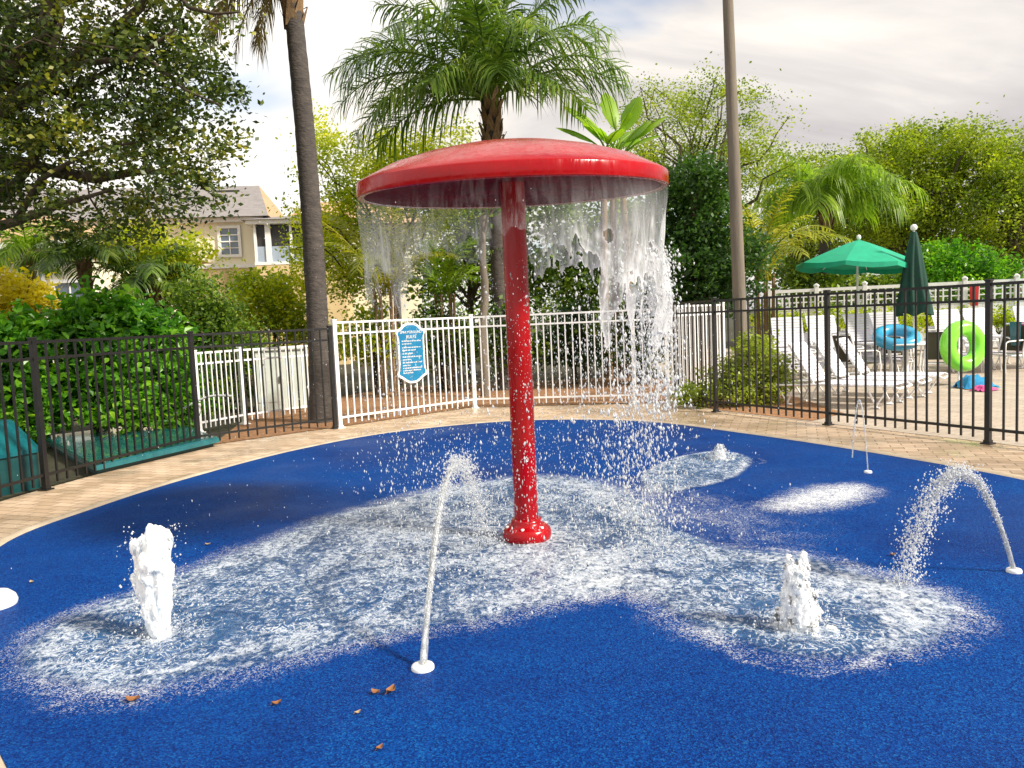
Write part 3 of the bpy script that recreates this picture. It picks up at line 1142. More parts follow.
NT, NZ = 860, 120
vs, at_v, at_fall, at_thin = [], [], [], []
keepv = {}
for i in range(NT):
    th = 360 * i / NT
    ct, st = math.cos(R(th)), math.sin(R(th))
    Lc = max(.3, curtain_len(th))
    right = max(0.0, ct)
    for j in range(NZ + 1):
        s = j / NZ
        d = Lc * 1.35 * s
        z = 2.398 - d
        amp = .008 + .07 * min(1, d / .7) * (1 + .6 * right)
        rr = CR - .005 + .02 * math.sin(min(1, d / .15) * 1.57) - .10 * d ** 1.2
        rr += amp * (nz3(ct * 3.2, st * 3.2, z * 1.6) + .6 * nz3(ct * 9, st * 9, z * 3.5 + 5))
        th2 = th + 2.6 * min(1, d / .5) * nz3(ct * 4, st * 4, z * 2 + 11)
        # the sheet opens into cells whose rims are strands, then tears apart
        wx, wy, wz = nz3(ct * 6, st * 6, z * 5), nz3(ct * 6, st * 6, z * 5 + 40), nz3(ct * 6, st * 6, z * 5 + 80)
        q = Vector((ct * 5.5 + .5 * wx, st * 5.5 + .5 * wy, z * (3.6 + 1.2 * right) + .5 * wz))
        dd_, _p = noise.voronoi(q)
        ridge = dd_[1] - dd_[0]
        streak = nz3(ct * 26, st * 26, z * 3.0)
        n = nz3(ct * 4.2, st * 4.2, z * 3.2 + 20)
        s2 = d / Lc
        wdt = 1.15 * (1 - s2) + .55 * n * min(1, d / .2) + .34 * streak * min(1, d / .25) + .10 * right + .26 * max(0, -ct) + .03
        solid = wdt - ridge * min(1, d / .12) * .8
        vs.append((POLE.x + rr * math.cos(R(th2)), POLE.y + rr * math.sin(R(th2)), z))
        keepv[(i, j)] = solid
        edge_ = math.exp(-max(0, solid) / .09)
        ramp_ = min(1, d / .28)
        rr_ = max(0.0, min(1.0, (ct + .05) / .45))
        at_v.append(min(.95, ramp_ * ((.34 + .54 * rr_) * edge_ + .22 * max(0, -ct) * max(0, .45 + n) + .52 * right * max(0, .65 + n) + .04 * s2)))
        at_fall.append(.10 + .90 * min(1, max(0, d - .04) / .32) ** 1.2)
        at_thin.append(1.0 if rr_ > .99 else rr_ + (1 - rr_) * min(1, max(0, solid) / .26))
fs = []
for i in range(NT):
    i2 = (i + 1) % NT
    for j in range(NZ):
        q = (keepv[(i, j)], keepv[(i2, j)], keepv[(i, j + 1)], keepv[(i2, j + 1)])
        if min(q) > 0:
            fs.append((i * (NZ + 1) + j, i2 * (NZ + 1) + j, i2 * (NZ + 1) + j + 1, i * (NZ + 1) + j + 1))
fs = np.array(fs)
used = np.unique(fs)
remap = np.full(len(vs), -1)
remap[used] = np.arange(len(used))
me = np_mesh('sheet', np.array(vs)[used], remap[fs], True)
for nm, arr in (('foam_glare', at_v), ('fall', at_fall), ('thin', at_thin)):
    at_ = me.attributes.new(nm, 'FLOAT', 'POINT')
    at_.data.foreach_set('value', np.array(arr)[used].astype(np.float32))
sh_ = obj('sheet', me, 'curtain_water', cur)
tilt(sh_.data)


def ring_drops(n, th_mu, th_sd, z_lo, z_hi, rlo, rhi, rs=.05, rmean=None, zpow=1.0):
    th = np.radians(th_mu + th_sd * RNG.normal(size=n))
    z = z_lo + (z_hi - z_lo) * RNG.random(n) ** zpow
    rad = (rmean or CR - .03) + RNG.normal(size=n) * rs * (1 + (2.0 - z)) - .06 * (2.2 - z)
    # streams: drops gather in falling strings
    th += .07 * np.sin(th * 23) + .03 * np.sin(th * 61 + 1)
    p = np.stack([POLE.x + rad * np.cos(th), POLE.y + rad * np.sin(th), z], 1)
    r = rlo + (rhi - rlo) * RNG.random(n) ** 2.8
    return p, r


sets = [ring_drops(4200, 2, 30, .05, 2.0, .0012, .0085), ring_drops(2200, -12, 26, .9, 1.95, .0015, .012), ring_drops(1500, -50, 25, .05, 1.9, .0012, .007),
        ring_drops(1500, 60, 30, .05, 1.9, .0012, .007), ring_drops(1000, 180, 40, .05, 1.9, .0012, .006), ring_drops(1000, -130, 28, .05, 1.8, .0012, .006),
        ring_drops(800, 120, 30, .05, 1.9, .0012, .006), ring_drops(900, -90, 60, .05, 1.7, .001, .0045, rs=.16),
        ring_drops(1500, 0, 70, .02, 1.4, .001, .0045, rs=.22), ring_drops(1100, 190, 50, .05, 2.2, .001, .0032, rs=.35, rmean=1.35)]
# beads clinging to the pole
n = 700
th = RNG.random(n) * 6.283
sets.append((np.stack([POLE.x + .085 * np.cos(th), POLE.y + .085 * np.sin(th), .2 + 1.75 * RNG.random(n) ** 1.1], 1), .0016 + .006 * RNG.random(n) ** 3))
p = np.concatenate([a for a, b in sets])
r = np.concatenate([b for a, b in sets])
o = obj('droplets', drops_mesh('droplets', p, r, 1.2 + 1.2 * RNG.random(len(r)) + 1.5 * np.clip(1.6 - p[:, 2], 0, 1.5) * RNG.random(len(r))), 'drop_water', cur)
tag(o, kind='stuff')
# little crown splashes where the curtain lands
n = 2600
th = RNG.random(n) * 6.283
rad = .95 + RNG.normal(size=n) * .22
zz = .02 + np.abs(RNG.normal(size=n)) * .05
w = np.exp(-((np.cos(th) - 1) ** 2) * .4)
k = RNG.random(n) < w
p = np.stack([POLE.x + rad * np.cos(th), POLE.y + rad * np.sin(th), zz], 1)[k]
o = obj('splash_droplets', drops_mesh('splash_droplets', p, .0025 + .006 * RNG.random(len(p)) ** 2, 1.2), 'drop_water', cur)
tag(o, kind='stuff')


#@@JETS
def remesh(mb, voxel, disp, seed, fine):
    me = mb.mesh('lump')
    o = bpy.data.objects.new('lump', me)
    COL.objects.link(o)
    md = o.modifiers.new('r', 'REMESH')
    md.mode = 'VOXEL'
    md.voxel_size = voxel
    m3 = o.modifiers.new('s', 'SMOOTH')
    m3.factor = .6
    m3.iterations = 22
    dg = bpy.context.evaluated_depsgraph_get()
    dg.update()
    m2 = bpy.data.meshes.new_from_object(o.evaluated_get(dg))
    bpy.data.objects.remove(o)
    for v in m2.vertices:
        c = v.co
        q = Vector((c.x * fine, c.y * fine, c.z * fine * .35)) + Vector((seed, 0, 0))
        d = noise.noise(q) * disp + noise.noise(q * 2.6) * disp * .6 + noise.noise(q * 6.5) * disp * .3
        v.co = c + v.normal * d
    for pl in m2.polygons:
        pl.use_smooth = True
    m2.name = 'column'
    return m2


def ball(mb, c, r, sx=1.0, sz=1.0, n=8):
    pr = [(max(1e-5, r * sx * math.sin(math.pi * k / n)), -r * sz * math.cos(math.pi * k / n)) for k in range(n + 1)]
    mb.lathe(pr, c, 10)


def bubbler(pos, H, r0, r1, spikes, label, seed):
    random.seed(seed)
    t = thing('bubbler_jet', label, 'water jet', pos, 'bubbling water jets')
    mb = MB()
    for k in range(26):
        f = k / 25
        rr = (r0 + (r1 - r0) * f)
        for q in range(3):
            a = random.random() * 6.28
            d = rr * .55 * random.random()
            ball(mb, pos + Vector((math.cos(a) * d, math.sin(a) * d, .02 + f * H * .86)), rr * (.42 + .3 * random.random()), 1, 1.3)
    for (dx, dy, hf, rs) in spikes:
        lo = min(.30, hf * .6)
        for k in range(15):
            f = k / 14
            ball(mb, pos + Vector((dx * (.35 + .65 * f ** 1.4), dy, H * (lo + (hf - lo) * f))), rs * (1.15 - .80 * f ** 1.6), 1, 1.6)
    for k in range(14):
        a = random.random() * 6.28
        d = r0 * (.9 + 1.1 * random.random() ** 2)
        ball(mb, pos + Vector((math.cos(a) * d, math.sin(a) * d, .018)), r0 * (.12 + .2 * random.random()), 1.5, .6)
    obj('column', remesh(mb, max(.005, H * .011), r0 * .27, seed, 5.5 / max(r0, r1) * .62), 'froth', t)
    n = 620
    a = RNG.random(n) * 6.283
    hh = RNG.random(n) ** 1.6
    rad = (r0 + (r1 - r0) * hh) * (1.05 + np.abs(RNG.normal(size=n)) * .35) + (1 - hh) ** 3 * np.abs(RNG.normal(size=n)) * .16
    p = np.stack([pos.x + rad * np.cos(a), pos.y + rad * np.sin(a), .02 + hh * H * 1.04], 1)
    o = obj('spray_droplets', drops_mesh('spray_droplets', p, (.0015 + .005 * RNG.random(n) ** 2) * (1 if H > .3 else 1.2), 1.3), 'drop_water', t)
    tag(o, kind='stuff')


bubbler(gnd(160, 641), .56, .050, .094, [(-.098, 0, .93, .040), (-.01, .02, 1.03, .058), (.092, -.02, .95, .036), (.035, .0, .96, .045), (-.11, .0, .62, .035), (.10, .0, .70, .03)],
        'tall frothing white water jet standing alone on the left of the pad', 3)
bubbler(gnd(798, 632), .33, .082, .034, [(-.036, 0, 1.08, .046), (.034, .01, 1.14, .043), (.0, -.03, .86, .05), (-.072, -.01, .62, .042), (.075, -.01, .56, .042), (-.10, 0, .3, .04), (.105, .0, .28, .04)],
        'stubby white water jet with twin peaks on the right of the pad', 5)
bubbler(gnd(720, 461), .15, .06, .022, [(.0, 0, 1.15, .020), (.03, 0, .8, .018)],
        'small white water jet bubbling near the far edge of the pad', 8)


def nozzle(pos, label, r=.052, group='water jet nozzles'):
    mb = MB()
    mb.lathe([(r, 0), (r * 1.0, .010), (r * .92, .018), (r * .5, .022), (r * .42, .018), (.0001, .016)], (0, 0, 0), 24)
    o = obj('jet_nozzle', mb, 'white_plastic')
    o.location = (pos.x, pos.y, .012)
    tag(o, label, 'nozzle', group)


def arc_jet(a, apex, b, r0, label, n_drops, break_at, rdrop, spread, solid=True):
    """a stream leaving nozzle a, over apex, down to b: clear rod first, then broken into drops"""
    t = thing('arching_jet', label, 'water jet', a, 'arching water jets')
    a, b = Vector(a), Vector(b)
    H = apex.z
    # horizontal position of the apex along a->b
    ab = Vector((b.x - a.x, b.y - a.y, 0))
    fa = .5
    def pos(f):
        p = a + ab * f
        p.z = .02 + H * (1 - ((f - fa) / fa) ** 2)
        return p
    pts = [pos(break_at * i / 26) for i in range(27)]
    mb = MB()
    if solid:
        for s in range(3):
            ph = s * 2.1
            q = [p + Vector((math.cos(ph + i * .35), math.sin(ph + i * .35), 0)) * r0 * .35 for i, p in enumerate(pts)]
            mb.tube(q, [r0 * (.62 + .15 * nz3(i * .6, s, 0) - .42 * (i / 26) ** 2) for i in range(27)], 10, wob=.5)
    else:
        mb.tube(pts, r0, 6, wob=.3)
    obj('stream', mb, 'jet_water', t)
    f = RNG.random(n_drops) ** .8 * .97 + .03
    P = np.array([pos(x) for x in f])
    sp = r0 * .5 + spread * np.clip(f - .1, 0, 1) * (1 + .8 * RNG.random(n_drops) ** 3 * 2)
    P += RNG.normal(size=P.shape) * sp[:, None]
    P[:, 2] = np.maximum(P[:, 2], .02)
    rr = rdrop * (.35 + RNG.random(n_drops) ** 2) * (.6 + .6 * f)
    o = obj('droplets', drops_mesh('droplets', P, rr, 1.3), 'drop_water', t)
    tag(o, kind='stuff')


j1a, j1b = gnd(423, 671), gnd(486, 548)
j1m = at(463, 468, (j1a.y + j1b.y) / 2)
arc_jet(j1a, j1m, j1b, .017, 'clear arching water jet rising in front of the red pole', 4600, .50, .0044, .036)
nozzle(j1a, 'white round floor nozzle feeding the jet in front of the red pole')
j2a, j2b = gnd(1014, 574), gnd(902, 588)
j2m = at(962, 476, (j2a.y + j2b.y) / 2)
arc_jet(j2a, j2m, j2b, .014, 'sparkling water jet arching over at the right edge of the pad', 5200, .42, .0047, .030)
nozzle(j2a, 'white floor nozzle under the arching jet at the right edge', .04)
j3a, j3b = gnd(868, 474), gnd(852, 467)
j3m = at(860, 402, (j3a.y + j3b.y) / 2)
arc_jet(j3a, j3m, j3b, .006, 'thin hairpin trickle of water near the right hand fence', 70, .97, .006, .006, False)
nozzle(j3a, 'tiny white floor nozzle under the thin trickle of water', .035)
mb = MB()
mb.lathe([(.125, 0), (.13, .02), (.12, .05), (.09, .078), (.05, .09), (.03, .086), (.0001, .085)], (0, 0, 0), 28)
o = obj('jet_nozzle', mb, 'white_plastic')
nz_ = gnd(-7, 608)
o.location = (nz_.x, nz_.y, .012)
tag(o, 'large white domed floor nozzle cut by the left edge', 'nozzle', 'water jet nozzles')


#@@LEAVES
def fallen_leaf(u, v, size, label, mat, rz):
    size *= .75
    c = gnd(u, v)
    mb = MB()
    n = 8
    top = []
    for i in range(n + 1):
        s = i / n
        w = math.sin(math.pi * min(1, s * .96 + .03)) ** .8 * .36
        zc = .12 + .22 * (2 * s - 1) ** 2
        top.append(((s - .5), -w, zc + .14, (s - .5), 0, zc - .02, w))
    vs = []
    for (x, yl, zl, x2, y0, z0, w) in top:
        vs += [(x * size, yl * size, zl * size), (x * size, 0, z0 * size * .8), (x * size, w * size, zl * size * 1.1)]
    fs = []
    for i in range(n):
        for k in range(2):
            a = i * 3 + k
            fs.append((a, a + 1, a + 4, a + 3))
    mb.add(vs, fs, True)
    mb.tube([(-.5 * size, 0, .25 * size), (-.72 * size, .03 * size, .2 * size)], .02 * size, 5)
    o = obj('fallen_leaf', mb, mat)
    o.location = (c.x, c.y, .014)
    o.rotation_euler = (0, 0, rz)
    tag(o, label, 'leaf', 'dead leaves lying on the pad')


fallen_leaf(133, 705, .072, 'curled brown leaf on the blue pad below the tall left jet', 'dead_leaf', .1)
fallen_leaf(277, 708, .05, 'small brown leaf on dark blue rubber left of the rust leaf pair', 'dead_leaf', .5)
fallen_leaf(376, 697, .055, 'flat brown leaf on the left of the pair near the nozzle', 'dead_leaf', -.3)
fallen_leaf(391, 696, .072, 'rust red curled leaf on the right of the pair near the nozzle', 'dead_leaf', 1.1)
fallen_leaf(358, 717, .036, 'tiny pale leaf just below the pair of brown leaves', 'dead_leaf_pale', .7)
fallen_leaf(380, 753, .042, 'brown leaf lowest on the pad near the bottom edge of the photo', 'dead_leaf', .9)
fallen_leaf(208, 547, .05, 'pale leaf on blue rubber right of the tall left jet', 'dead_leaf_pale', .2)
fallen_leaf(32, 585, .045, 'pale leaf on blue rubber above the large white floor nozzle', 'dead_leaf_pale', -.4)
fallen_leaf(893, 558, .05, 'dark leaf on blue rubber left of the sparkling right hand jet', 'dead_leaf', .1)


#@@FENCES
def fence(name, label, posts, H, mat, spacing=.13, pw=.055, pk=.019, over=0.10, low=.16, caps=True, top2=.17, skip_first=False, feet=True, bury=0.0):
    t = thing(name, label, 'fence', posts[0])
    proto = None
    for i, p in enumerate(posts):
        if i == 0 and skip_first:
            continue
        d = (posts[min(i + 1, len(posts) - 1)] - posts[max(i - 1, 0)])
        rz = math.atan2(d.y, d.x)
        mb = MB()
        mb.box((0, 0, H / 2), (pw, pw, H), bev=.004)
        if caps:
            mb.box((0, 0, H + .008), (pw + .012, pw + .012, .02), bev=.004)
        if feet:
            mb.box((0, 0, .008), (pw * 2.0, pw * 2.0, .016), bev=.003)
            mb.box((0, 0, .03), (pw * 1.25, pw * 1.25, .03), bev=.003)
        o = obj('post', mb, mat, t, world=False)
        o.location = p - posts[0]
        o.rotation_euler = (0, 0, rz)
    pm = None
    for a, b in zip(posts[:-1], posts[1:]):
        d = (b - a)
        ln = d.length
        rz = math.atan2(d.y, d.x)
        u = d / ln
        e = pw / 2
        for z, h in ((H - .035, .032), (H - .035 - top2, .03), (low, .03)):
            mb = MB()
            mb.beam(a + u * e + Vector((0, 0, z)), b - u * e + Vector((0, 0, z)), .028, h)
            obj('rail', mb, mat, t)
        k = max(1, int(round((ln - 2 * e) / spacing)) - 1)
        for q in range(k):
            s = e + (ln - 2 * e) * (q + 1) / (k + 1)
            if pm is None:
                mb = MB()
                mb.box((0, 0, (H - .02 + low - over) / 2), (pk, pk, H - .02 - low + over))
                pm = obj('picket', mb, mat, t, world=False)
                c = pm
            else:
                c = pm.copy()
                COL.objects.link(c)
                c.parent = t
            c.location = a + u * s - posts[0]
            c.rotation_euler = (0, 0, rz)
    return t


fence('black_fence', 'black metal picket fence beside the teal bins on the left of the pad', LP + [WPST[0] + Vector((-.06, -.05, 0))], 1.57, 'black_metal', .135)
fence('white_fence', 'white metal picket fence behind the red mushroom that carries the blue sign', WPST, 1.66, 'white_metal', .125, pw=.065)
fence('black_fence', 'black metal picket fence in front of the pool deck on the right', [WPST[3] + Vector((.05, -.03, 0))] + RP, 1.74, 'black_metal', .135, skip_first=True)
bk = [gnd(196, 440) + Vector((-.9, 2.0, 0)), gnd(248, 446) + Vector((-.5, 2.4, 0)), Vector((-3.05, 14.3, 0))]
bk = [at(200, 440, 12.1), at(246, 440, 13.0), at(332, 430, 14.4)]
for b_ in bk:
    b_.z = 0
fence('white_fence', 'low white picket fence behind the black fence and beside the palm trunk', bk, 1.28, 'white_metal', .105, pw=.07)
vf = [WPST[3] + Vector((.06, .12, 0)), Vector((3.3, 14.5, 0)), Vector((4.25, 15.6, 0))]
fence('white_fence', 'white picket fence behind the shrub and the tall grey pole', vf, 1.70, 'white_metal', .12, pw=.07, pk=.03, skip_first=True)

# far vinyl fence with lattice top
fa, fb = at(770, 330, 25.5), at(1180, 330, 23.0)
fa.z = fb.z = 0
t = thing('vinyl_fence', 'long white vinyl fence with square lattice top along the far side of the pool', 'fence', fa)
ln = (fb - fa).length
u = (fb - fa) / ln
npan = 8
for i in range(npan + 1):
    p = fa + u * ln * i / npan
    mb = MB()
    mb.box((p.x, p.y, 1.1), (.13, .13, 2.2), math.atan2(u.y, u.x), bev=.01)
    mb.lathe([(.1, 0), (.1, .03), (.0001, .1)], (p.x, p.y, 2.2), 4, False)
    obj('post', mb, 'white_vinyl', t)
for i in range(npan):
    a, b = fa + u * (ln * i / npan + .065), fa + u * (ln * (i + 1) / npan - .065)
    mb = MB()
    for z in (.12, 1.5, 2.08):
        mb.beam(a + Vector((0, 0, z)), b + Vector((0, 0, z)), .05, .1)
    w = (b - a).length
    k = int(w / .2)
    for q in range(k):
        s0, s1 = a + u * (w * q / k + .004), a + u * (w * (q + 1) / k - .004)
        mb.beam(s0 + Vector((0, 0, .81)), s1 + Vector((0, 0, .81)), .025, 1.26)
    k = int(w / .19)
    for q in range(k):
        c = a + u * (w * (q + .5) / k)
        mb.beam(c + Vector((0, 0, 1.55)), c + Vector((0, 0, 2.03)), .04, .04, up=(u.x, u.y, 0))
    for z in (1.70, 1.88):
        mb.beam(a + Vector((0, 0, z)), b + Vector((0, 0, z)), .028, .04)
    obj('panel', mb, 'white_vinyl', t)

# --- sign on the white fence
sa, sb = WPST[0], WPST[1]
su = (sb - sa).normalized()
sn = Vector((su.y, -su.x, 0))
cs = at(416, 353, 12.85)
# put it on the fence face
k_ = (cs - sa).dot(su)
base = sa + su * k_ + sn * .035
cs = Vector((base.x, base.y, cs.z))
sg = thing('rules_sign', 'blue splash pad rules sign with scalloped white border on the white fence', 'sign', cs)
half = [(0, .50), (.07, .50), (.14, .47), (.20, .415), (.27, .385), (.285, .34), (.262, .30), (.255, .2), (.255, -.2), (.262, -.28), (.29, -.33), (.278, -.375), (.21, -.41), (.13, -.465), (.07, -.495), (0, -.50)]
out_ = half + [(-x, z) for x, z in reversed(half[1:-1])]


def plate(name, sc, y0, y1, mat):
    mb = MB()
    n = len(out_)
    f = [cs + su * x * sc[0] + Vector((0, 0, z * sc[1])) + sn * y1 for x, z in out_]
    b = [cs + su * x * sc[0] + Vector((0, 0, z * sc[1])) + sn * y0 for x, z in out_]
    mb.add(f + b, [tuple(reversed(range(n))), tuple(range(n, 2 * n))] + [(i, (i + 1) % n, (i + 1) % n + n, i + n) for i in range(n)])
    return obj(name, mb, mat, sg)


plate('border', (1.07, 1), 0, .018, 'sign_white')
plate('face', (.94, .925), .018, .022, 'sign_blue')


def text_mesh(body, size):
    cu = bpy.data.curves.new('lettering', 'FONT')
    cu.body = body
    cu.size = size
    cu.align_x = 'CENTER'
    cu.align_y = 'CENTER'
    cu.extrude = .002
    cu.resolution_u = 2
    o = bpy.data.objects.new('tmp', cu)
    COL.objects.link(o)
    dg = bpy.context.evaluated_depsgraph_get()
    me = bpy.data.meshes.new_from_object(o.evaluated_get(dg))
    bpy.data.objects.remove(o)
    return me


def sign_text(body, size, dx, dz):
    me = text_mesh(body, size)
    M = Matrix((su, Vector((0, 0, 1)), sn)).transposed().to_4x4()
    M.translation = cs + su * dx + Vector((0, 0, dz)) + sn * .0245
    me.transform(M)
    obj('lettering', me, 'sign_white', sg)


sign_text('SPRAYGROUND', .062, 0, .345)
sign_text('RULES', .075, 0, .268)
random.seed(5)
rows = [(.20, 1.0), (.155, .5), (.095, 1.0), (.05, .75), (-.005, .55), (-.06, 1.0), (-.105, .45), (-.155, 1.0), (-.20, .4), (-.245, 1.0), (-.285, .95), (-.325, .5)]
for z, w in rows:
    mb = MB()
    x = -.195
    end = -.195 + .385 * w
    while x < end:
        wl = random.uniform(.012, .05)
        xx = x
        while xx < min(x + wl, end):
            hh = random.choice((.016, .016, .024))
            c = cs + su * (xx + .004) + Vector((0, 0, z + (hh - .016) / 2)) + sn * .024
            mb.box(c, (.008, .003, hh), math.atan2(su.y, su.x))
            xx += .012
        x += wl + .014
    obj('lettering', mb, 'sign_white', sg)



#@@POOLSIDE
def lounger(length=1.95, width=.64, back=R(58), hs=.34):
    t = thing('sun_lounger', 'x', 'sun lounger')
    piv = .72
    bl = .74
    mb = MB()
    for y in (-width / 2, width / 2):
        mb.tube([(piv - .62, y, hs - .02), (piv, y, hs), (length - .05, y, hs), (length, y, hs - .03)], .018, 7)
    mb.tube([(length, -width / 2, hs - .03), (length, width / 2, hs - .03)], .018, 7)
    mb.tube([(piv - .62, -width / 2, hs - .02), (piv - .62, width / 2, hs - .02)], .018, 7)
    obj('frame', mb, 'white_metal', t)
    mb = MB()
    dx, dz = -math.cos(back), math.sin(back)
    for y in (-width / 2 + .03, width / 2 - .03):
        mb.tube([(piv, y, hs + .01), (piv + dx * bl, y, hs + dz * bl)], .016, 7)
    mb.tube([(piv + dx * bl, -width / 2 + .03, hs + dz * bl), (piv + dx * bl, width / 2 - .03, hs + dz * bl)], .016, 7)
    mb.tube([(piv + dx * .4, 0, hs + dz * .4), (piv - .5, 0, hs - .01)], .012, 6)
    obj('back_frame', mb, 'white_metal', t)
    mb = MB()
    k = 17
    for i in range(k):
        x = piv + .05 + (length - piv - .1) * (i + .5) / k
        mb.box((x, 0, hs + .019), ((length - piv) / k * .78, width + .03, .006))
    obj('seat_straps', mb, 'strap_white', t)
    mb = MB()
    k = 11
    for i in range(k):
        s = .03 + (bl - .04) * (i + .5) / k
        mb.box((piv + dx * s + .02 * dz, 0, hs + .008 + dz * s + .02 * -dx), (bl / k * .78, width - .02, .006), ry=back)
    obj('back_straps', mb, 'strap_white', t)
    for x, s in ((.42, -1), (length - .42, 1)):
        for y in (-width / 2, width / 2):
            mb = MB()
            mb.tube([(x - .02 * s, y, hs), (x + .12 * s, y, .03), (x + .16 * s, y, .018), (x + .05 * s, y * .9, .018)], .016, 7)
            mb.tube([(x + .3 * s, y, hs), (x + .12 * s, y, .05)], .013, 6)
            obj('leg', mb, 'white_metal', t)
    return t


lg = lounger()
h1, f1 = Vector((4.35, 12.75, .004)), Vector((5.75, 11.45, .004))
LDIR = (f1 - h1).normalized()
LPER = Vector((-LDIR.y, LDIR.x, 0))
LZ = math.atan2(LDIR.y, LDIR.x)
front = [(h1, LZ, 'white strap lounger with raised back closest to the black fence'),
         (h1 + LPER * .80 + LDIR * .05, LZ + .05, 'middle one of the three parallel white strap loungers behind the black fence'),
         (h1 + LPER * 1.60 + LDIR * .12, LZ + .10, 'white strap lounger nearest the round table, third from the fence')]
rear = [(782, 16.8, 'just right of the grey pole'), (812, 17.4, 'below the left edge of the open umbrella'), (845, 17.8, 'left of the open umbrella pole'),
        (876, 18.2, 'behind the blue ring'), (934, 18.2, 'between the closed umbrella and the lime ring'), (960, 18.6, 'behind the lime swim ring'), (1018, 18.6, 'by the pool water at the right edge')]
lst = [(p, rz, lab) for p, rz, lab in front]
for k_, (u_, Y_, lab) in enumerate(rear):
    q = at(u_, 330, Y_)
    rz_ = R(-104 + 9 * (k_ % 3))
    lst.append((Vector((q.x, q.y, .004)), rz_, 'lower white lounger of the stacked pair ' + lab))
    lst.append((Vector((q.x + .03, q.y - .05, .37)), rz_ + .03, 'upper white lounger of the stacked pair ' + lab))
for i, (p, rz, lab) in enumerate(lst):
    o = lg if i == 0 else copy_tree(lg)
    o.location = p
    o.rotation_euler = (0, 0, rz)
    tag(o, lab, 'sun lounger', 'white strap sun loungers on the pool deck')


def chair():
    t = thing('patio_chair', 'x', 'chair')
    for y in (-.27, .27):
        mb = MB()
        mb.tube([(.28, y, 0), (.30, y, .35), (.27, y, .62), (.2, y, .65), (-.22, y, .66)], .016, 7)
        obj('arm_frame', mb, 'white_metal', t)
        mb = MB()
        mb.tube([(-.30, y, 0), (-.22, y, .40), (-.28, y, .66), (-.38, y, 1.0)], .016, 7)
        obj('leg', mb, 'white_metal', t)
    mb = MB()
    mb.tube([(-.38, -.27, 1.0), (-.38, .27, 1.0)], .016, 7)
    mb.tube([(.28, -.27, .40), (.28, .27, .40)], .016, 7)
    mb.tube([(-.24, -.27, .38), (-.24, .27, .38)], .016, 7)
    obj('cross_bar', mb, 'white_metal', t)
    mb = MB()
    mb.box((.02, 0, .40), (.52, .50, .012), ry=-.04)
    obj('seat', mb, 'sling_brown', t)
    mb = MB()
    mb.box((-.305, 0, .70), (.012, .50, .54), ry=-.28)
    obj('backrest', mb, 'sling_brown', t)
    return t


tp = gnd(906, 379)
ch = chair()
chairs = [(gnd(858, 384), R(15), 'brown sling chair with white frame on the left of the round table'),
          (gnd(942, 384), R(-120), 'brown sling chair with white frame against which the lime ring leans'),
          (tp + Vector((.35, 1.25, 0)), R(-100), 'brown sling chair tucked behind the round table'),
          (gnd(1003, 372) + Vector((0, 0, 0)), R(200), 'brown sling chair draped with towels beside the right fence post')]
for i, (p, rz, lab) in enumerate(chairs):
    o = ch if i == 0 else copy_tree(ch)
    o.location = (p.x, p.y, .004)
    o.rotation_euler = (0, 0, rz)
    tag(o, lab, 'chair', 'brown sling patio chairs')
tb = thing('patio_table', 'round white patio table with the blue swim ring on it', 'table', (tp.x, tp.y, .004))
mb = MB()
mb.lathe([(.0001, .70), (.60, .70), (.615, .715), (.60, .735), (.0001, .735)], (tp.x, tp.y, .004), 40)
obj('tabletop', mb, 'white_plastic', tb)
mb = MB()
mb.lathe([(.05, .05), (.05, .70)], (tp.x, tp.y, .004), 14)
obj('pedestal', mb, 'white_metal', tb)
for k in range(4):
    a = k * math.pi / 2 + .4
    mb = MB()
    c = Vector((tp.x, tp.y, .004))
    d = Vector((math.cos(a), math.sin(a), 0))
    mb.tube([c + d * .42 + Vector((0, 0, .0)), c + d * .38 + Vector((0, 0, .25)), c + d * .45 + Vector((0, 0, .70))], .018, 7)
    obj('leg', mb, 'white_metal', tb)


def torus(R_, r_, mat, name, squash=1.0):
    mb = MB()
    vs, fs = [], []
    n, k = 48, 16
    for i in range(n):
        a = 2 * math.pi * i / n
        pk = 1 + .012 * math.sin(a * 24)
        for j in range(k):
            b = 2 * math.pi * j / k
            rr = R_ + r_ * math.cos(b) * pk
            vs.append((rr * math.cos(a), rr * math.sin(a), r_ * math.sin(b) * squash))
    for i in range(n):
        for j in range(k):
            fs.append((i * k + j, ((i + 1) % n) * k + j, ((i + 1) % n) * k + (j + 1) % k, i * k + (j + 1) % k))
    mb.add(vs, fs, True)
    return obj(name, mb, mat)


o = torus(.33, .125, 'ring_blue', 'swim_ring')
o.location = (tp.x - .22, tp.y - .05, tp.z + .739 + .12)
o.rotation_euler = (R(24), R(-6), 0)
tag(o, 'blue inflatable swim ring lying tilted on the white table', 'swim ring')
cp = chairs[1][0]
q = at(963, 346, cp.y - .35)
o = torus(.33, .14, 'ring_green', 'swim_ring')
o.location = q
o.rotation_euler = (R(86), 0, R(14))
tag(o, 'lime green inflatable swim ring propped upright on a chair', 'swim ring')


def towel(name, c, size, mat, label, flat=.5, seed=0, rz=0):
    mb = MB()
    n = 14
    vs, fs = [], []
    for i in range(n + 1):
        for j in range(n + 1):
            x, y = i / n - .5, j / n - .5
            h = max(0, 1 - (x * x + y * y) ** 2 * 15) * flat + .30 * noise.noise(Vector((x * 5, y * 5, seed))) + .14 * noise.noise(Vector((x * 11, y * 11, seed)))
            vs.append((x * size[0], y * size[1], max(.012, h * size[2])))
    for i in range(n):
        for j in range(n):
            a = i * (n + 1) + j
            fs.append((a, a + n + 1, a + n + 2, a + 1))
    mb.add(vs, fs, True)
    o = obj(name, mb, mat)
    o.location = c
    o.rotation_euler = (0, 0, rz)
    tag(o, label, 'towel')
    return o


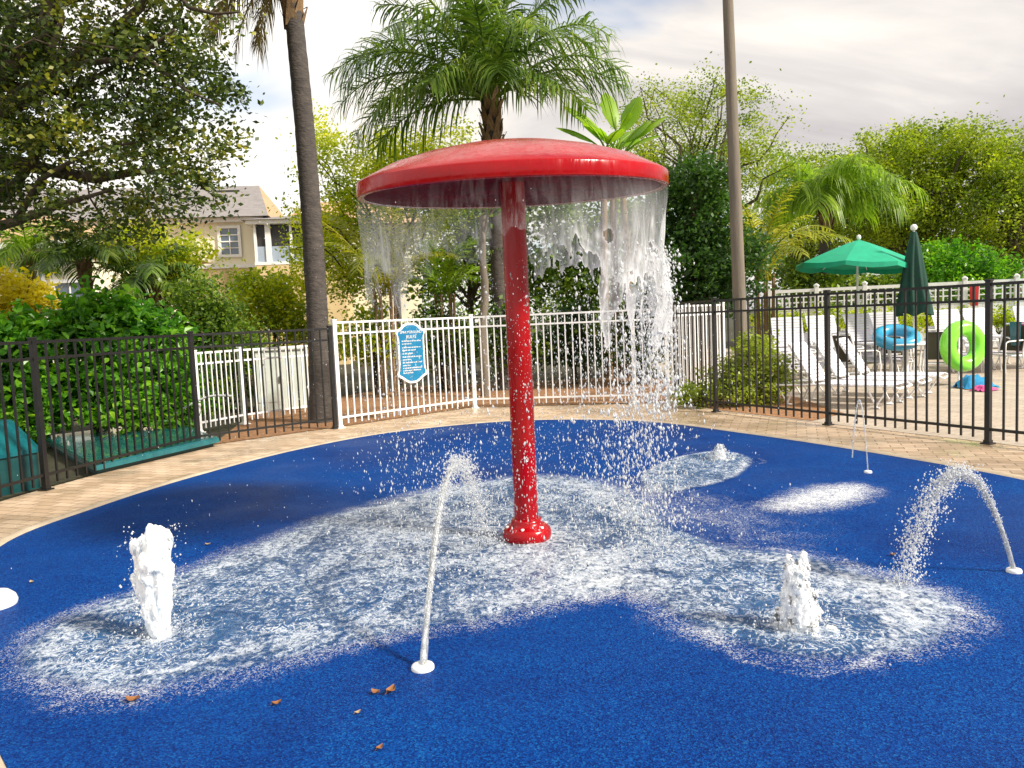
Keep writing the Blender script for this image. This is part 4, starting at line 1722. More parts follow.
q = gnd(975, 388)
towel('towel', (q.x, q.y, .006), (.6, .5, .42), 'towel_blue', 'blue towel heaped on the deck under the lime swim ring', .45, 1)
q = gnd(984, 391)
towel('towel', (q.x, q.y, .006), (.42, .3, .2), 'towel_pink', 'pink towel lying flat on the deck beside the blue towel heap', .4, 5, .4)


def hang_towel(name, top, w, h, mat, label, rz, swing=.06, rx=0.0):
    mb = MB()
    n = 10
    vs, fs = [], []
    for i in range(n + 1):
        for j in range(n + 1):
            x, z = (i / n - .5) * w, -(j / n) * h
            vs.append((x * (1 - .2 * j / n), swing * noise.noise(Vector((x * 9, z * 1.5, top.x))) * (j / n) - .02, z))
            
    for i in range(n):
        for j in range(n):
            a = i * (n + 1) + j
            fs.append((a, a + n + 1, a + n + 2, a + 1))
    off = len(vs)
    vs2 = [(x, y + .012, z) for x, y, z in vs]
    mb.add(vs, fs, True)
    mb.add(vs2, [tuple(reversed(f)) for f in fs], True)
    o = obj(name, mb, mat)
    o.location = top
    o.rotation_euler = (rx, 0, rz)
    tag(o, label, 'towel')


c4_ = chairs[3][0]
q = Vector((c4_.x, c4_.y, 1.03))
dd = Vector((math.cos(R(200)), math.sin(R(200)), 0))
tc_ = q - dd * .38
hang_towel('towel', tc_ + dd * .035 + Vector((.10, 0, .01)), .30, .62, 'towel_pink', 'pink towel hanging over the chair by the right fence post', R(110), .05)
hang_towel('towel', tc_ + dd * .035 + Vector((-.10, -.15, .02)), .26, .5, 'teal_lid', 'teal towel hanging over the chair by the right fence post', R(110), .05)
for (u_, lab) in ((973, 'red towel hung on the far white fence right of the closed umbrella'),):
    f = None
    best = min(range(400), key=lambda k: abs((lambda P: (P - EYE).dot(_RT) / (P - EYE).dot(_F) * FPX + 512 - u_)(fa + u * ln * k / 400 + Vector((0, 0, 1.5)))))
    P = fa + u * ln * best / 400
    hang_towel('towel', Vector((P.x, P.y, 1.98)) + Vector((u.y, -u.x, 0)) * .10, .26, .62, 'towel_red', lab, math.atan2(u.y, u.x), .05)


def open_umbrella(pos, apex_z, rad, label, tilt=0.0):
    t = thing('patio_umbrella', label, 'umbrella', pos)
    mb = MB()
    vs, fs = [], []
    k = 8
    drop = rad * .42
    rings = 6
    vs.append((0, 0, apex_z))
    sub = 4
    n = k * sub
    for r_ in range(1, rings + 1):
        f = r_ / rings
        for i in range(n):
            a = 2 * math.pi * i / n + .2
            loc = (i % sub) / sub
            sag = 1 - .055 * math.sin(math.pi * loc) * f
            vs.append((rad * f * math.cos(a) * sag, rad * f * math.sin(a) * sag, apex_z - drop * f ** 1.12 - .03 * math.sin(math.pi * loc) * f))
    for i in range(n):
        vs.append((vs[1 + (rings - 1) * n + i][0] * 1.004, vs[1 + (rings - 1) * n + i][1] * 1.004, vs[1 + (rings - 1) * n + i][2] - .09 - .025 * math.sin(math.pi * (i % sub) / sub)))
    for i in range(n):
        fs.append((0, 1 + i, 1 + (i + 1) % n))
    for r_ in range(rings):
        o = 1 + r_ * n
        for i in range(n):
            fs.append((o + i, o + n + i, o + n + (i + 1) % n, o + (i + 1) % n))
    Rm = Matrix.Translation((0, 0, apex_z - drop)) @ Matrix.Rotation(tilt, 4, 'Y') @ Matrix.Translation((0, 0, drop - apex_z))
    mb.add([pos + (Rm @ Vector(v)) for v in vs], fs, False)
    obj('canopy', mb, 'umbrella_green', t)
    mb = MB()
    mb.tube([pos + Vector((0, 0, 0)), pos + Vector((0, 0, apex_z - .02))], .024, 10)
    obj('pole', mb, 'white_metal', t)
    mb = MB()
    ax = pos + (Rm @ Vector((0, 0, apex_z)))
    ball(mb, ax + Vector((0, 0, .05)), .05, 1, 1.3)
    obj('finial', mb, 'white_plastic', t)
    for i in range(8):
        a = 2 * math.pi * i / 8 + .2
        mb = MB()
        tip = pos + (Rm @ Vector((rad * .97 * math.cos(a), rad * .97 * math.sin(a), apex_z - drop - .025)))
        mb.tube([ax - Vector((0, 0, .05)), tip], .009, 5)
        obj('rib', mb, 'white_metal', t)


up_ = gnd(858, 372)
apz = at(854, 240, up_.y).z
open_umbrella(Vector((up_.x, up_.y, .004)), apz, 1.36, 'open bright green patio umbrella on a white pole on the pool deck', R(4))


def closed_umbrella(pos, top, bot, label):
    t = thing('patio_umbrella', label, 'umbrella', pos)
    mb = MB()
    n = 36
    vs, fs = [], []
    zs = 14
    for j in range(zs + 1):
        f = j / zs
        z = top - (top - bot) * f
        r_ = .055 + .27 * f ** .8 * (1 - .10 * f)
        for i in range(n):
            a = 2 * math.pi * i / n
            rr = r_ * (1 + (.26 * f + .05) * math.sin(a * 8 + .8 * math.sin(f * 4)))
            vs.append(pos + Vector((rr * math.cos(a), rr * math.sin(a), z + .05 * f * math.sin(a * 4))))
    for j in range(zs):
        for i in range(n):
            fs.append((j * n + i, (j + 1) * n + i, (j + 1) * n + (i + 1) % n, j * n + (i + 1) % n))
    mb.add(vs, fs, True)
    obj('folded_canopy', mb, 'umbrella_dark', t)
    mb = MB()
    mb.tube([pos, pos + Vector((0, 0, top + .05))], .022, 10)
    obj('pole', mb, 'white_metal', t)
    mb = MB()
    ball(mb, pos + Vector((0, 0, top + .09)), .06, 1.2, 1.2)
    obj('finial', mb, 'white_plastic', t)
    mb = MB()
    mb.lathe([(.26, 0), (.26, .05), (.05, .09), (.03, .3)], pos, 24)
    obj('base', mb, 'white_plastic', t)


cu_ = gnd(914, 374)
closed_umbrella(Vector((cu_.x, cu_.y, .004)), at(914, 232, cu_.y).z, at(914, 314, cu_.y).z, 'closed dark green patio umbrella with white finial right of the open one')

# --- pole
pb = at(743, 395, 13.3)
pt = at(730, -160, 13.3)
lp = thing('utility_pole', 'tall weathered grey pole rising out of the frame behind the fence shrub', 'pole', (pb.x, pb.y, 0))
mb = MB()
pts = [Vector((pb.x, pb.y, 0)).lerp(Vector((pb.x - .17, pb.y, pt.z)), i / 20) for i in range(21)]
mb.tube(pts, [  .118 - .045 * i / 20 for i in range(21)], 18)
obj('shaft', mb, 'pole_grey', lp)
mb = MB()
tz = pt.z
mb.box((pb.x + .13, pb.y - .1, tz - .02), (.9, .09, .07), .2)
mb.box((pb.x + .58, pb.y, tz - .06), (.42, .24, .12), .2, bev=.03)
obj('lamp_arm', mb, 'pole_grey', lp)


#@@LEFTSIDE
def teal_box(name, corners, z0, ztop, label):
    t = thing(name, label, 'box', Vector((corners[0][0], corners[0][1], 0)))
    pass


# low teal hatch with overhanging lid
zt = .13
q4 = [gnd(94, 465, zt), gnd(219, 437, zt), gnd(170, 420, zt), gnd(43, 436, zt)]
fl_, fr_, br_, bl_ = q4
ctr = (fl_ + fr_ + br_ + bl_) / 4
lidt = thing('storage_hatch', 'low teal box with flat wet lid lying behind the black fence', 'box', Vector((ctr.x, ctr.y, -.03)))


def quad_prism(mb, pts, z0, z1, sc):
    c = sum(pts, Vector()) / 4
    lo = [Vector((c.x + (p.x - c.x) * sc, c.y + (p.y - c.y) * sc, z0)) for p in pts]
    hi = [Vector((v.x, v.y, z1)) for v in lo]
    mb.add(lo + hi, [(3, 2, 1, 0), (4, 5, 6, 7)] + [(i, (i + 1) % 4, (i + 1) % 4 + 4, i + 4) for i in range(4)])


q4 = [Vector((p.x, p.y, 0)) for p in q4]
mb = MB()
quad_prism(mb, q4, -.03, .06, .93)
obj('body', mb, 'teal_dark', lidt)
mb = MB()
quad_prism(mb, q4, .06, .118, 1.0)
quad_prism(mb, q4, .118, .13, .985)
obj('lid', mb, 'teal_lid', lidt)

bx = gnd(52, 484)
by = Vector((-5.12, 8.3, 0))
bt = thing('teal_bin', 'teal storage bin with sloping lid behind the black fence at the left edge', 'bin', Vector((by.x, by.y, -.03)))
dirx = Vector((-.55, -1.15, 0)).normalized()
diry = Vector((dirx.y, -dirx.x, 0))
if diry.x > 0:
    diry = -diry
wl, dp = 1.3, .85
b0, b1 = by, by + dirx * wl
mb = MB()
fr = [b0, b1, b1 + diry * dp, b0 + diry * dp]
quad_prism(mb, [Vector(p) for p in fr], -.03, .36, 1.0)
obj('body', mb, 'teal_dark', bt)
mb = MB()
pr = []
for pbase in (b0 - dirx * .02, b1 + dirx * .02):
    pr += [pbase - diry * .03 + Vector((0, 0, .36)), pbase - diry * .03 + Vector((0, 0, .40)), pbase + diry * .42 + Vector((0, 0, .70)),
           pbase + diry * dp * 1.02 + Vector((0, 0, .70)), pbase + diry * dp * 1.02 + Vector((0, 0, .36))]
mb.add(pr, [(0, 1, 2, 3, 4), (9, 8, 7, 6, 5), (0, 5, 6, 1), (1, 6, 7, 2), (2, 7, 8, 3), (3, 8, 9, 4), (4, 9, 5, 0)])
obj('lid', mb, 'teal_plastic', bt)
mb = MB()
mb.tube([b0 - diry * .05 + dirx * .5 + Vector((0, 0, .37)), b0 - diry * .075 + dirx * .52 + Vector((0, 0, .36)), b0 - diry * .075 + dirx * .72 + Vector((0, 0, .36)), b0 - diry * .05 + dirx * .74 + Vector((0, 0, .37))], .012, 6)
obj('handle', mb, 'black_metal', bt)

# hose
hp = [gnd(172, 420), gnd(186, 416), gnd(205, 410), gnd(222, 404), gnd(236, 404)]
hp = [at(u_, v_, 12.0) for u_, v_ in ((160, 420), (176, 413), (195, 402), (212, 396), (232, 396))]
hp[0].z = .15
mb = MB()
mb.tube([Vector(p) for p in spline([tuple(p) for p in hp], 6, False)] + [hp[-1]], .018, 7)
tag(obj('hose', mb, 'hose_white'), 'white hose curving up from the flat teal lid', 'hose')

# utility box
ub = at(286, 440, 15.3)
ub.z = 0
t = thing('utility_box', 'pale green utility box behind the low white fence', 'utility box', ub)
mb = MB()
mb.box((ub.x, ub.y, .58), (.92, .55, 1.16), .25, bev=.02)
obj('cabinet', mb, 'box_pale', t)
mb = MB()
mb.box((ub.x, ub.y, 1.185), (1.0, .63, .05), .25, bev=.015)
obj('lid', mb, 'box_pale', t)
mb = MB()
mb.box((ub.x - .17, ub.y - .33, .62), (.40, .02, .9), .25, bev=.006)
mb.box((ub.x + .02 + .05, ub.y - .30, .62), (.03, .05, .12), .25)
obj('door', mb, 'box_pale', t)


#@@HOUSE
def window(t, c, w, h, ux, n, grid=(2, 3), wallm='white_trim'):
    fr = None
    mb = MB()
    fw = .12
    for sx in (-1, 1):
        mb.beam(c + ux * (sx * (w / 2 + fw / 2)) + Vector((0, 0, -h / 2 - fw)) + n * .05, c + ux * (sx * (w / 2 + fw / 2)) + Vector((0, 0, h / 2 + fw)) + n * .05, fw, .10, up=tuple(n))
    for sz in (-1, 1):
        mb.beam(c - ux * (w / 2) + Vector((0, 0, sz * (h / 2 + fw / 2))) + n * .05, c + ux * (w / 2) + Vector((0, 0, sz * (h / 2 + fw / 2))) + n * .05, .10, fw)
    for i in range(1, grid[0]):
        x = -w / 2 + w * i / grid[0]
        mb.beam(c + ux * x + Vector((0, 0, -h / 2)) + n * .03, c + ux * x + Vector((0, 0, h / 2)) + n * .03, .035, .04, up=tuple(n))
    for i in range(1, grid[1]):
        z = -h / 2 + h * i / grid[1]
        mb.beam(c - ux * (w / 2) + Vector((0, 0, z)) + n * .034, c + ux * (w / 2) + Vector((0, 0, z)) + n * .034, .04, .05 if i * 2 == grid[1] else .035)
    win = obj('window', mb, wallm, t)
    mb = MB()
    p = [c + ux * (sx * w / 2) + Vector((0, 0, sz * h / 2)) + n * .012 for sx, sz in ((-1, -1), (1, -1), (1, 1), (-1, 1))]
    b = [x - n * .01 for x in p]
    mb.add(p + b, [(0, 1, 2, 3), (7, 6, 5, 4)] + [(i + 4, (i + 1) % 4 + 4, (i + 1) % 4, i) for i in range(4)])
    g = obj('pane', mb, 'window_glass', win)
    g.parent = win
    return win


def house():
    Yh = 34.0
    c0 = at(258, 238, Yh)                 # right front corner of the main wing
    c0.z = 0
    t = thing('cream_house', 'two storey cream house with grey roof and screened porch behind the oak', 'house', c0)
    ux = Vector((1, .12, 0)).normalized()  # along the facade, to the right
    n = Vector((ux.y, -ux.x, 0))           # towards the camera
    W = 16.0
    eave = at(200, 214, Yh).z - .42
    zs = at(240, 266, Yh).z
    dep = 11.0
    a = c0 - ux * W
    mb = MB()

    def blk(mb, p0, w, d, z0, z1):
        q = [p0, p0 + ux * w, p0 + ux * w - n * d, p0 - n * d]
        lo = [Vector((v.x, v.y, z0)) for v in q]
        hi = [Vector((v.x, v.y, z1)) for v in q]
        mb.add(lo + hi, [(3, 2, 1, 0), (4, 5, 6, 7)] + [(i, (i + 1) % 4, (i + 1) % 4 + 4, i + 4) for i in range(4)])
    blk(mb, a, W, dep, zs, eave)
    obj('upper_wall', mb, 'house_wall', t)
    mb = MB()
    blk(mb, a + n * .03, W + .03, dep, -.05, zs)
    obj('lower_wall', mb, 'house_wall_low', t)
    mb = MB()
    blk(mb, a + n * .08, W + .12, .1, zs - .09, zs + .07)
    blk(mb, a + n * .30 - ux * .3, W + .6, .4, eave - .02, eave + .16)
    obj('band_trim', mb, 'white_trim', t)
    # main hip roof
    ridge = at(215, 186, Yh + 5).z
    A = a + n * .6 - ux * .6
    B = c0 + n * .6 + ux * .6
    C_ = B - n * (dep + 1.2)
    D = A - n * (dep + 1.2)
    for v in (A, B, C_, D):
        v.z = eave + .16
    r1 = a + ux * 4.0 - n * dep / 2
    r2 = c0 + ux * (-.8) - n * dep / 2
    r1.z = r2.z = ridge
    mb = MB()
    mb.add([A, B, r2, r1], [(0, 1, 2, 3)])
    mb.add([D, C_, r2, r1], [(3, 2, 1, 0)])
    mb.add([A, D, r1], [(2, 1, 0)])
    mb.add([A, B, C_, D], [(3, 2, 1, 0)])
    obj('roof', mb, 'roof_shingle', t)
    mb = MB()
    mb.add([B, C_, r2], [(0, 1, 2)])
    e2 = c0 + ux * 6.5 - n * 1.5
    # right wing roof; tan here and on the right hip paints warm sunlight
    w0 = c0 + ux * .3 - n * 3.0
    blkr = [w0 + n * .5, w0 + ux * 7 + n * .5, w0 + ux * 7 - n * 6.5, w0 - n * 6.5]
    for v in blkr:
        v.z = eave + .1
    rr1, rr2 = w0 + ux * 1.2 - n * 3.0, w0 + ux * 6 - n * 3.0
    rr1.z = rr2.z = at(290, 196, Yh + 4).z
    mb.add(blkr + [rr1, rr2], [(0, 1, 5, 4), (3, 0, 4), (2, 3, 4, 5), (1, 2, 5)])
    obj('side_roof', mb, 'roof_tan', t)
    mb = MB()
    blk(mb, w0, 6.6, 6, -.05, eave + .05)
    obj('side_wing', mb, 'house_wall', t)
    # windows
    wc = c0 - ux * (mpp(Yh) * 27)
    wc.z = at(229, 242, Yh).z
    window(t, wc, .72, 1.1, ux, n, (2, 4))
    wc2 = c0 - ux * (mpp(Yh) * 13) + n * .03
    wc2.z = at(243, 291, Yh).z
    window(t, wc2, .72, 1.15, ux, n, (2, 4))
    wc3 = c0 - ux * 5.2
    wc3.z = wc.z
    window(t, wc3, .98, 1.45, ux, n, (2, 4))
    wc4 = c0 - ux * 5.2 + n * .03
    wc4.z = wc2.z
    window(t, wc4, .98, 1.45, ux, n, (2, 4))
    # screened porch on the upper floor
    p0 = c0 + ux * .05 + n * 1.2
    pw_, pd = 3.6, 4.0
    ztop = at(262, 228, Yh).z
    rail = at(270, 249, Yh).z
    mb = MB()
    blk(mb, p0, pw_, pd, -.05, zs - .1)
    lowp = obj('porch_base', mb, 'house_wall_low', t)
    pr = thing('porch', None, None, p0)
    pr.parent = t
    pr.location = p0 - t.location
    mb = MB()
    blk(mb, p0 - n * .12 + ux * .12, pw_ - .24, pd - .2, zs, ztop)
    obj('screen', mb, 'porch_dark', pr)
    mb = MB()
    blk(mb, p0 - n * .06 + ux * .06, pw_ - .12, pd - .1, zs, rail)
    obj('half_wall', mb, 'porch_screen', pr)
    for k, x in enumerate((.0, .46, 1.45, pw_ - .16)):
        mb = MB()
        blk(mb, p0 + ux * x, .10 if k != 1 else .22, .3, zs, ztop)
        obj('column', mb, 'white_trim', pr)
    mb = MB()
    blk(mb, p0 + n * .02 - ux * .02, pw_ + .04, pd, zs - .1, zs + .02)
    blk(mb, p0 + n * .25 - ux * .25, pw_ + .5, pd, ztop, ztop + .16)
    obj('cornice', mb, 'white_trim', pr)
    mb = MB()
    q = [p0 + n * .4 - ux * .4, p0 + n * .4 + ux * (pw_ + .4), p0 + ux * (pw_ + .4) - n * pd, p0 - ux * .4 - n * pd]
    for v in q:
        v.z = ztop + .16
    q2 = [p0 + ux * .8 - n * 2.2, p0 + ux * (pw_ - .8) - n * 2.2, p0 + ux * (pw_ - .8) - n * pd, p0 + ux * .8 - n * pd]
    for v in q2:
        v.z = ztop + .62
    mb.add(q + q2, [(0, 1, 5, 4), (1, 2, 6, 5), (3, 0, 4, 7), (4, 5, 6, 7), (3, 2, 1, 0)])
    obj('porch_roof', mb, 'roof_shingle', t)
    # arched dark opening below the porch
    mb = MB()
    ca = p0 + ux * 1.0 + n * .012
    arc = [(-.42, 0), (.42, 0), (.42, 1.6)] + [(.42 * math.cos(x), 1.6 + .42 * math.sin(x)) for x in [math.pi * k / 10 for k in range(1, 10)]] + [(-.42, 1.6)]
    base_z = zs - 2.5
    f = [ca + ux * x + Vector((0, 0, base_z + z)) for x, z in arc]
    b = [v - n * .05 for v in f]
    k = len(arc)
    mb.add(f + b, [tuple(range(k))] + [(i + k, (i + 1) % k + k, (i + 1) % k, i) for i in range(k)])
    obj('archway', mb, 'porch_dark', t)
    # roof vent
    mb = MB()
    v = A.lerp(r1, .0)
    pvent = (A + ux * (W - 3.2)).lerp(r2, .80) - ux * .6 - Vector((0, 0, .04))
    mb.box(pvent, (1.0, .3, .16), math.atan2(ux.y, ux.x))
    obj('roof_vent', mb, 'porch_dark', t)


house()


def house2():
    Yh = 24.0
    c0 = at(92, 300, Yh)
    c0.z = 0
    t = thing('cream_house', 'cream house with white window mostly hidden by palms at the far left', 'house', c0)
    ux, n = Vector((1, 0, 0)), Vector((0, -1, 0))
    ztop = at(60, 245, Yh).z
    mb = MB()
    mb.box((c0.x - 5, c0.y + 4, ztop / 2), (10, 8, ztop))
    obj('wall', mb, 'house_wall', t)
    mb = MB()
    z = ztop + .2
    a = [Vector((c0.x - 10.6, c0.y - .6, ztop)), Vector((c0.x + .6, c0.y - .6, ztop)), Vector((c0.x + .6, c0.y + 8.6, ztop)), Vector((c0.x - 10.6, c0.y + 8.6, ztop))]
    r1, r2 = Vector((c0.x - 7, c0.y + 4, ztop + 1.5)), Vector((c0.x - 3, c0.y + 4, ztop + 1.5))
    mb.add(a + [r1, r2], [(0, 1, 5, 4), (1, 2, 5), (2, 3, 4, 5), (3, 0, 4), (3, 2, 1, 0)])
    obj('roof', mb, 'roof_tan', t)
    mb = MB()
    mb.box((c0.x - 5, c0.y - .62, ztop - .04), (11.2, .06, .2))
    obj('fascia', mb, 'white_trim', t)
    for u_, v_ in ((30, 300), (72, 306)):
        w = at(u_, v_, Yh)
        window(t, Vector((w.x, c0.y, max(1.4, w.z))), .9, 1.4, ux, n, (2, 2))


house2()


#@@TREES
random.seed(21)
# -- left oak: trunk just out of frame, boughs reach over the fence
ob = Vector((-9.2, 11.6, -.03))
Yo = 10.6
oak_blobs = [(at(40, 60, Yo + .4), (2.0, 1.6, 1.2)), (at(130, 40, Yo), (1.5, 1.4, 1.1)), (at(185, 50, Yo), (.75, .9, .9)), (at(60, 150, Yo + .6), (1.6, 1.4, .8)),
             (at(160, 130, Yo - .2), (1.15, 1.1, .7)), (at(120, 205, Yo + .5), (1.0, .9, .42)), (at(20, 200, Yo + .8), (1.0, .9, .4)), (at(190, 190, Yo), (.55, .6, .3)),
             (at(-120, 20, Yo + 1), (2.3, 2.2, 2.0)), (at(60, -120, Yo + .5), (3.2, 2.4, 1.7)), (at(170, -70, Yo - .5), (1.0, 1.2, .8)), (at(222, 105, Yo), (.35, .5, .4)),
             (at(-160, 160, Yo + 2), (2.2, 2.2, 1.3)), (at(70, 225, Yo + .4), (1.0, .8, .3)), (at(212, 150, Yo), (.45, .6, .45)), (at(150, 205, Yo), (.8, .7, .32)), (at(140, 235, Yo + .2), (.65, .6, .22)), (at(175, 178, Yo - .2), (.6, .6, .3)), (at(100, 100, Yo + .3), (1.5, 1.2, .9))]
lim = lambda L_: [at(*q) for q in L_]
extra = [(lim([(-110, 190, 11.4), (-40, 140, 11.1), (30, 95, 10.9), (70, 62, 10.7), (105, 40, 10.6), (140, 8, 10.5), (165, -40, 10.4)]), .15, .04),
         (lim([(30, 95, 10.9), (60, 72, 10.6), (90, 62, 10.4), (135, 58, 10.2), (175, 30, 10.0)]), .07, .02),
         (lim([(-110, 215, 11.4), (-40, 235, 11.2), (15, 222, 11.0), (60, 205, 10.8), (110, 190, 10.6)]), .11, .02),
         (lim([(60, 72, 10.6), (50, 50, 10.6), (62, 20, 10.7), (55, -30, 10.8)]), .06, .03),
         (lim([(105, 40, 10.6), (150, 60, 10.3), (185, 90, 10.1), (220, 105, 10.0)]), .04, .01),
         (lim([(15, 222, 11.0), (40, 180, 10.8), (90, 150, 10.6), (150, 140, 10.3)]), .05, .012),
         (lim([(165, -20, 10.4), (190, 8, 10.2), (215, 14, 10.1), (240, 12, 10.0)]), .035, .012)]
tree('oak_tree', 'large dark oak whose leafy boughs fill the top left corner', 'tree', ob, at(-110, 200, 11.4), oak_blobs, 1000, 74, .16, .078, 'oak_leaf', r0=.34, limbs=14,
     twigs=70, extra_limbs=extra)

# -- left palm, trunk leaning a little, crown above the frame
pb_ = gnd(322, 421)
pt_ = at(287, 20, 13.1)
PI = math.pi
random.seed(4)
fr = []
for k in range(13):
    fr.append(dict(L=2.9 + .4 * random.random(), az=k * 2.4 + .3, el=R(random.uniform(40, 78)), droop=R(random.uniform(60, 100))))
for k_, (az_, el_, L_, dr_) in enumerate(((186, -22, 1.75, 52), (200, -48, 1.85, 34), (170, -10, 1.9, 66), (215, -58, 1.5, 28), (183, -62, 1.5, 22))):
    fr.append(dict(L=L_, az=R(az_), el=R(el_), droop=R(dr_), mat='palm_dead', hang=1.0, leafl=.42, plumose=.8, nl=52, leafw=.03,
                   label='dead brown frond hanging beside the trunk'))
palm('palm_tree', 'tall dark palm trunk left of the mushroom with its crown above the frame', Vector((pb_.x, pb_.y, -.03)), at(289, -34, 13.1), .185, .142, fr, 'palm_green', nl=44, leafl=.6, bootlen=1.15)

# -- central queen palm
Yc = 17.5
ct = at(491, 104, Yc)
random.seed(9)
fr = []
px = mpp(Yc) * .85


def F(deg, el, Lpx, droop, **k):
    d = dict(az=R(deg), el=R(el + 7), L=Lpx * px * 1.04, droop=R(droop * .88))
    d.update(k)
    return d


fr = [F(185, 42, 190, 105), F(200, 22, 175, 92), F(170, 58, 185, 120), F(215, 8, 150, 75), F(178, 70, 170, 90), F(230, 48, 170, 110), F(150, 35, 170, 95),
      F(5, 40, 165, 100), F(-12, 24, 150, 85), F(20, 60, 165, 110), F(-35, 48, 170, 115), F(40, 30, 160, 90), F(0, 72, 165, 80),
      F(262, 62, 170, 120), F(290, 46, 160, 115), F(90, 55, 180, 100), F(110, 72, 170, 70), F(60, 68, 170, 75), F(250, 80, 150, 55), F(310, 8, 110, 60), F(160, 5, 150, 70), F(275, 25, 120, 95), F(240, 20, 120, 85),
      F(195, 66, 215, 75), F(165, 78, 215, 60), F(10, 66, 210, 70), F(30, 80, 210, 55), F(240, 72, 190, 80), F(300, 74, 190, 75), F(210, 35, 190, 120), F(188, 10, 160, 85)]
palm('palm_tree', 'lush green feather palm rising directly behind the red mushroom cap', Vector((ct.x, ct.y, -.03)), ct, .15, .17, fr, 'palm_green', nl=66, leafl=.9, leafw=.040, hang=.8, plumose=1.5, bootlen=1.25)

# -- paddle leaved plant
Yb = 19.5
bb = at(612, 150, Yb)
bp = thing('paddle_plant', 'broad leaved bird of paradise plant above the right of the cap', 'plant', (bb.x, bb.y, -.03))
mb = MB()
for k in range(3):
    b = Vector((bb.x + (k - 1) * .25, bb.y + .2 * (k % 2), 0))
    mb.tube([b, b + Vector((.05 * (k - 1), 0, bb.z * .5)), Vector((bb.x + (k - 1) * .2, bb.y, bb.z - .2))], [.12, .09, .07], 8, wob=.2)
obj('trunk', mb, 'palm_boot', bp)


def paddle(orig, tip_uv, Y_, w, curl=.15):
    tip = at(tip_uv[0], tip_uv[1], Y_)
    o_ = Vector(orig)
    mid = o_.lerp(tip, .5) + Vector((0, 0, (tip - o_).length * .22))
    mb = MB()
    n = 14
    pts = [o_ * (1 - s) ** 2 + mid * 2 * s * (1 - s) + tip * s * s for s in [i / n for i in range(n + 1)]]
    vs, fs = [], []
    for i, p in enumerate(pts):
        s = i / n
        t_ = (pts[min(i + 1, n)] - pts[max(i - 1, 0)]).normalized()
        sd = t_.cross(Vector((.1, -.6, 1)).normalized()).normalized()
        nn = sd.cross(t_)
        bw = 0 if s < .32 else w * math.sin(math.pi * min(1, (s - .32) / .68 * .97 + .03)) ** .65
        j = 1 + .12 * math.sin(i * 2.7)
        vs += [p - sd * bw * j - nn * bw * .25, p, p + sd * bw - nn * bw * .25]
    for i in range(n):
        for k in range(2):
            a = i * 3 + k
            fs.append((a, a + 1, a + 4, a + 3))
    mb.add(vs, fs, True)
    mb.tube(pts, [.03 - .022 * i / n for i in range(n + 1)], 5)
    obj('leaf', mb, 'paddle_leaf', bp)


for (u_, v_, dy, w) in ((640, 96, 0, .22), (668, 116, -.5, .2), (662, 136, -.8, .19), (556, 128, -.4, .2), (563, 106, .3, .2), (605, 92, .6, .2), (585, 122, -.9, .2), (575, 116, -.6, .2), (652, 120, -.3, .2), (640, 138, .5, .18), (600, 128, -.6, .2), (622, 128, -1., .18), (648, 128, .6, .17), (560, 146, .2, .18), (630, 112, -.7, .2)):
    paddle((bb.x + random.uniform(-.25, .25), bb.y, bb.z - .15), (u_, v_), Yb + dy, w * 1.12)


def blobs_px(lst, Y_, depth=1.0):
    out = []
    for (u_, v_, ru, rv) in lst:
        out.append((at(u_, v_, Y_ + random.uniform(-.3, .3) * depth), (ru * mpp(Y_), depth, rv * mpp(Y_))))
    return out


def btree(name, label, cat, base_uv, Y_, fork_uv, blobs, ncl, per, spread, leaf, mat, depth=1.2, **k):
    b = at(base_uv[0], base_uv[1], Y_)
    b.z = -.03
    return tree(name, label, cat, b, at(fork_uv[0], fork_uv[1], Y_), blobs_px(blobs, Y_, depth), ncl, per, spread, leaf, mat, **k)


# -- yellow-green airy tree between palm trunk and cap
btree('airy_tree', 'airy yellow green tree between the palm trunk and the red cap', 'tree', (400, 330), 20.5, (395, 260),
      [(345, 200, 42, 60), (385, 170, 40, 38), (430, 150, 40, 30), (350, 270, 48, 50), (420, 210, 50, 45), (455, 175, 30, 25), (330, 140, 18, 24), (312, 250, 20, 45)],
      290, 100, .23, .092, 'yellow_leaf', r0=.11, limbs=26, twigs=26, depth=1.5)
btree('round_tree', 'dim green tree seen through the falling water right of the red pole', 'tree', (585, 330), 21.5, (585, 285),
      [(560, 225, 42, 45), (610, 235, 45, 42), (540, 275, 40, 35), (595, 285, 55, 35), (645, 215, 28, 40)], 260, 46, .25, .14, 'mid_leaf', r0=.14, limbs=14, depth=1.6)
btree('round_tree', 'dark green tree behind the red cap left of the pole', 'tree', (470, 330), 22.5, (470, 290),
      [(470, 240, 42, 40), (500, 215, 35, 35), (440, 275, 42, 32), (505, 280, 36, 36)], 200, 44, .25, .14, 'mid_leaf', r0=.13, limbs=12, depth=1.5)
# golden cycad-like areca clumps behind the white fence
def areca(u_, vbase, Y_, n, Lpx, label, mat, seed, el=(45, 82), droop=(45, 95), leafl=.42):
    random.seed(seed)
    b = at(u_, vbase, Y_)
    zb = max(-.03, b.z)
    t = thing('areca_palm', label, 'plant', (b.x, b.y, -.03))
    mb = MB()
    for k in range(6):
        a = k * 1.1
        mb.tube([(b.x + .16 * math.cos(a), b.y + .16 * math.sin(a), -.03), (b.x + .22 * math.cos(a), b.y + .2 * math.sin(a), zb + .25)], [.045, .03], 7)
    obj('stems', mb, 'palm_boot', t)
    for k in range(n):
        obj('frond', frond_mb(Lpx * mpp(Y_) * random.uniform(.75, 1.1), k * 2.4 + random.random(), R(random.uniform(*el)), R(random.uniform(*droop)), 26, leafl, .034,
                              (b.x + random.uniform(-.2, .2), b.y + random.uniform(-.2, .2), zb + .1), .6, .4), mat, t)


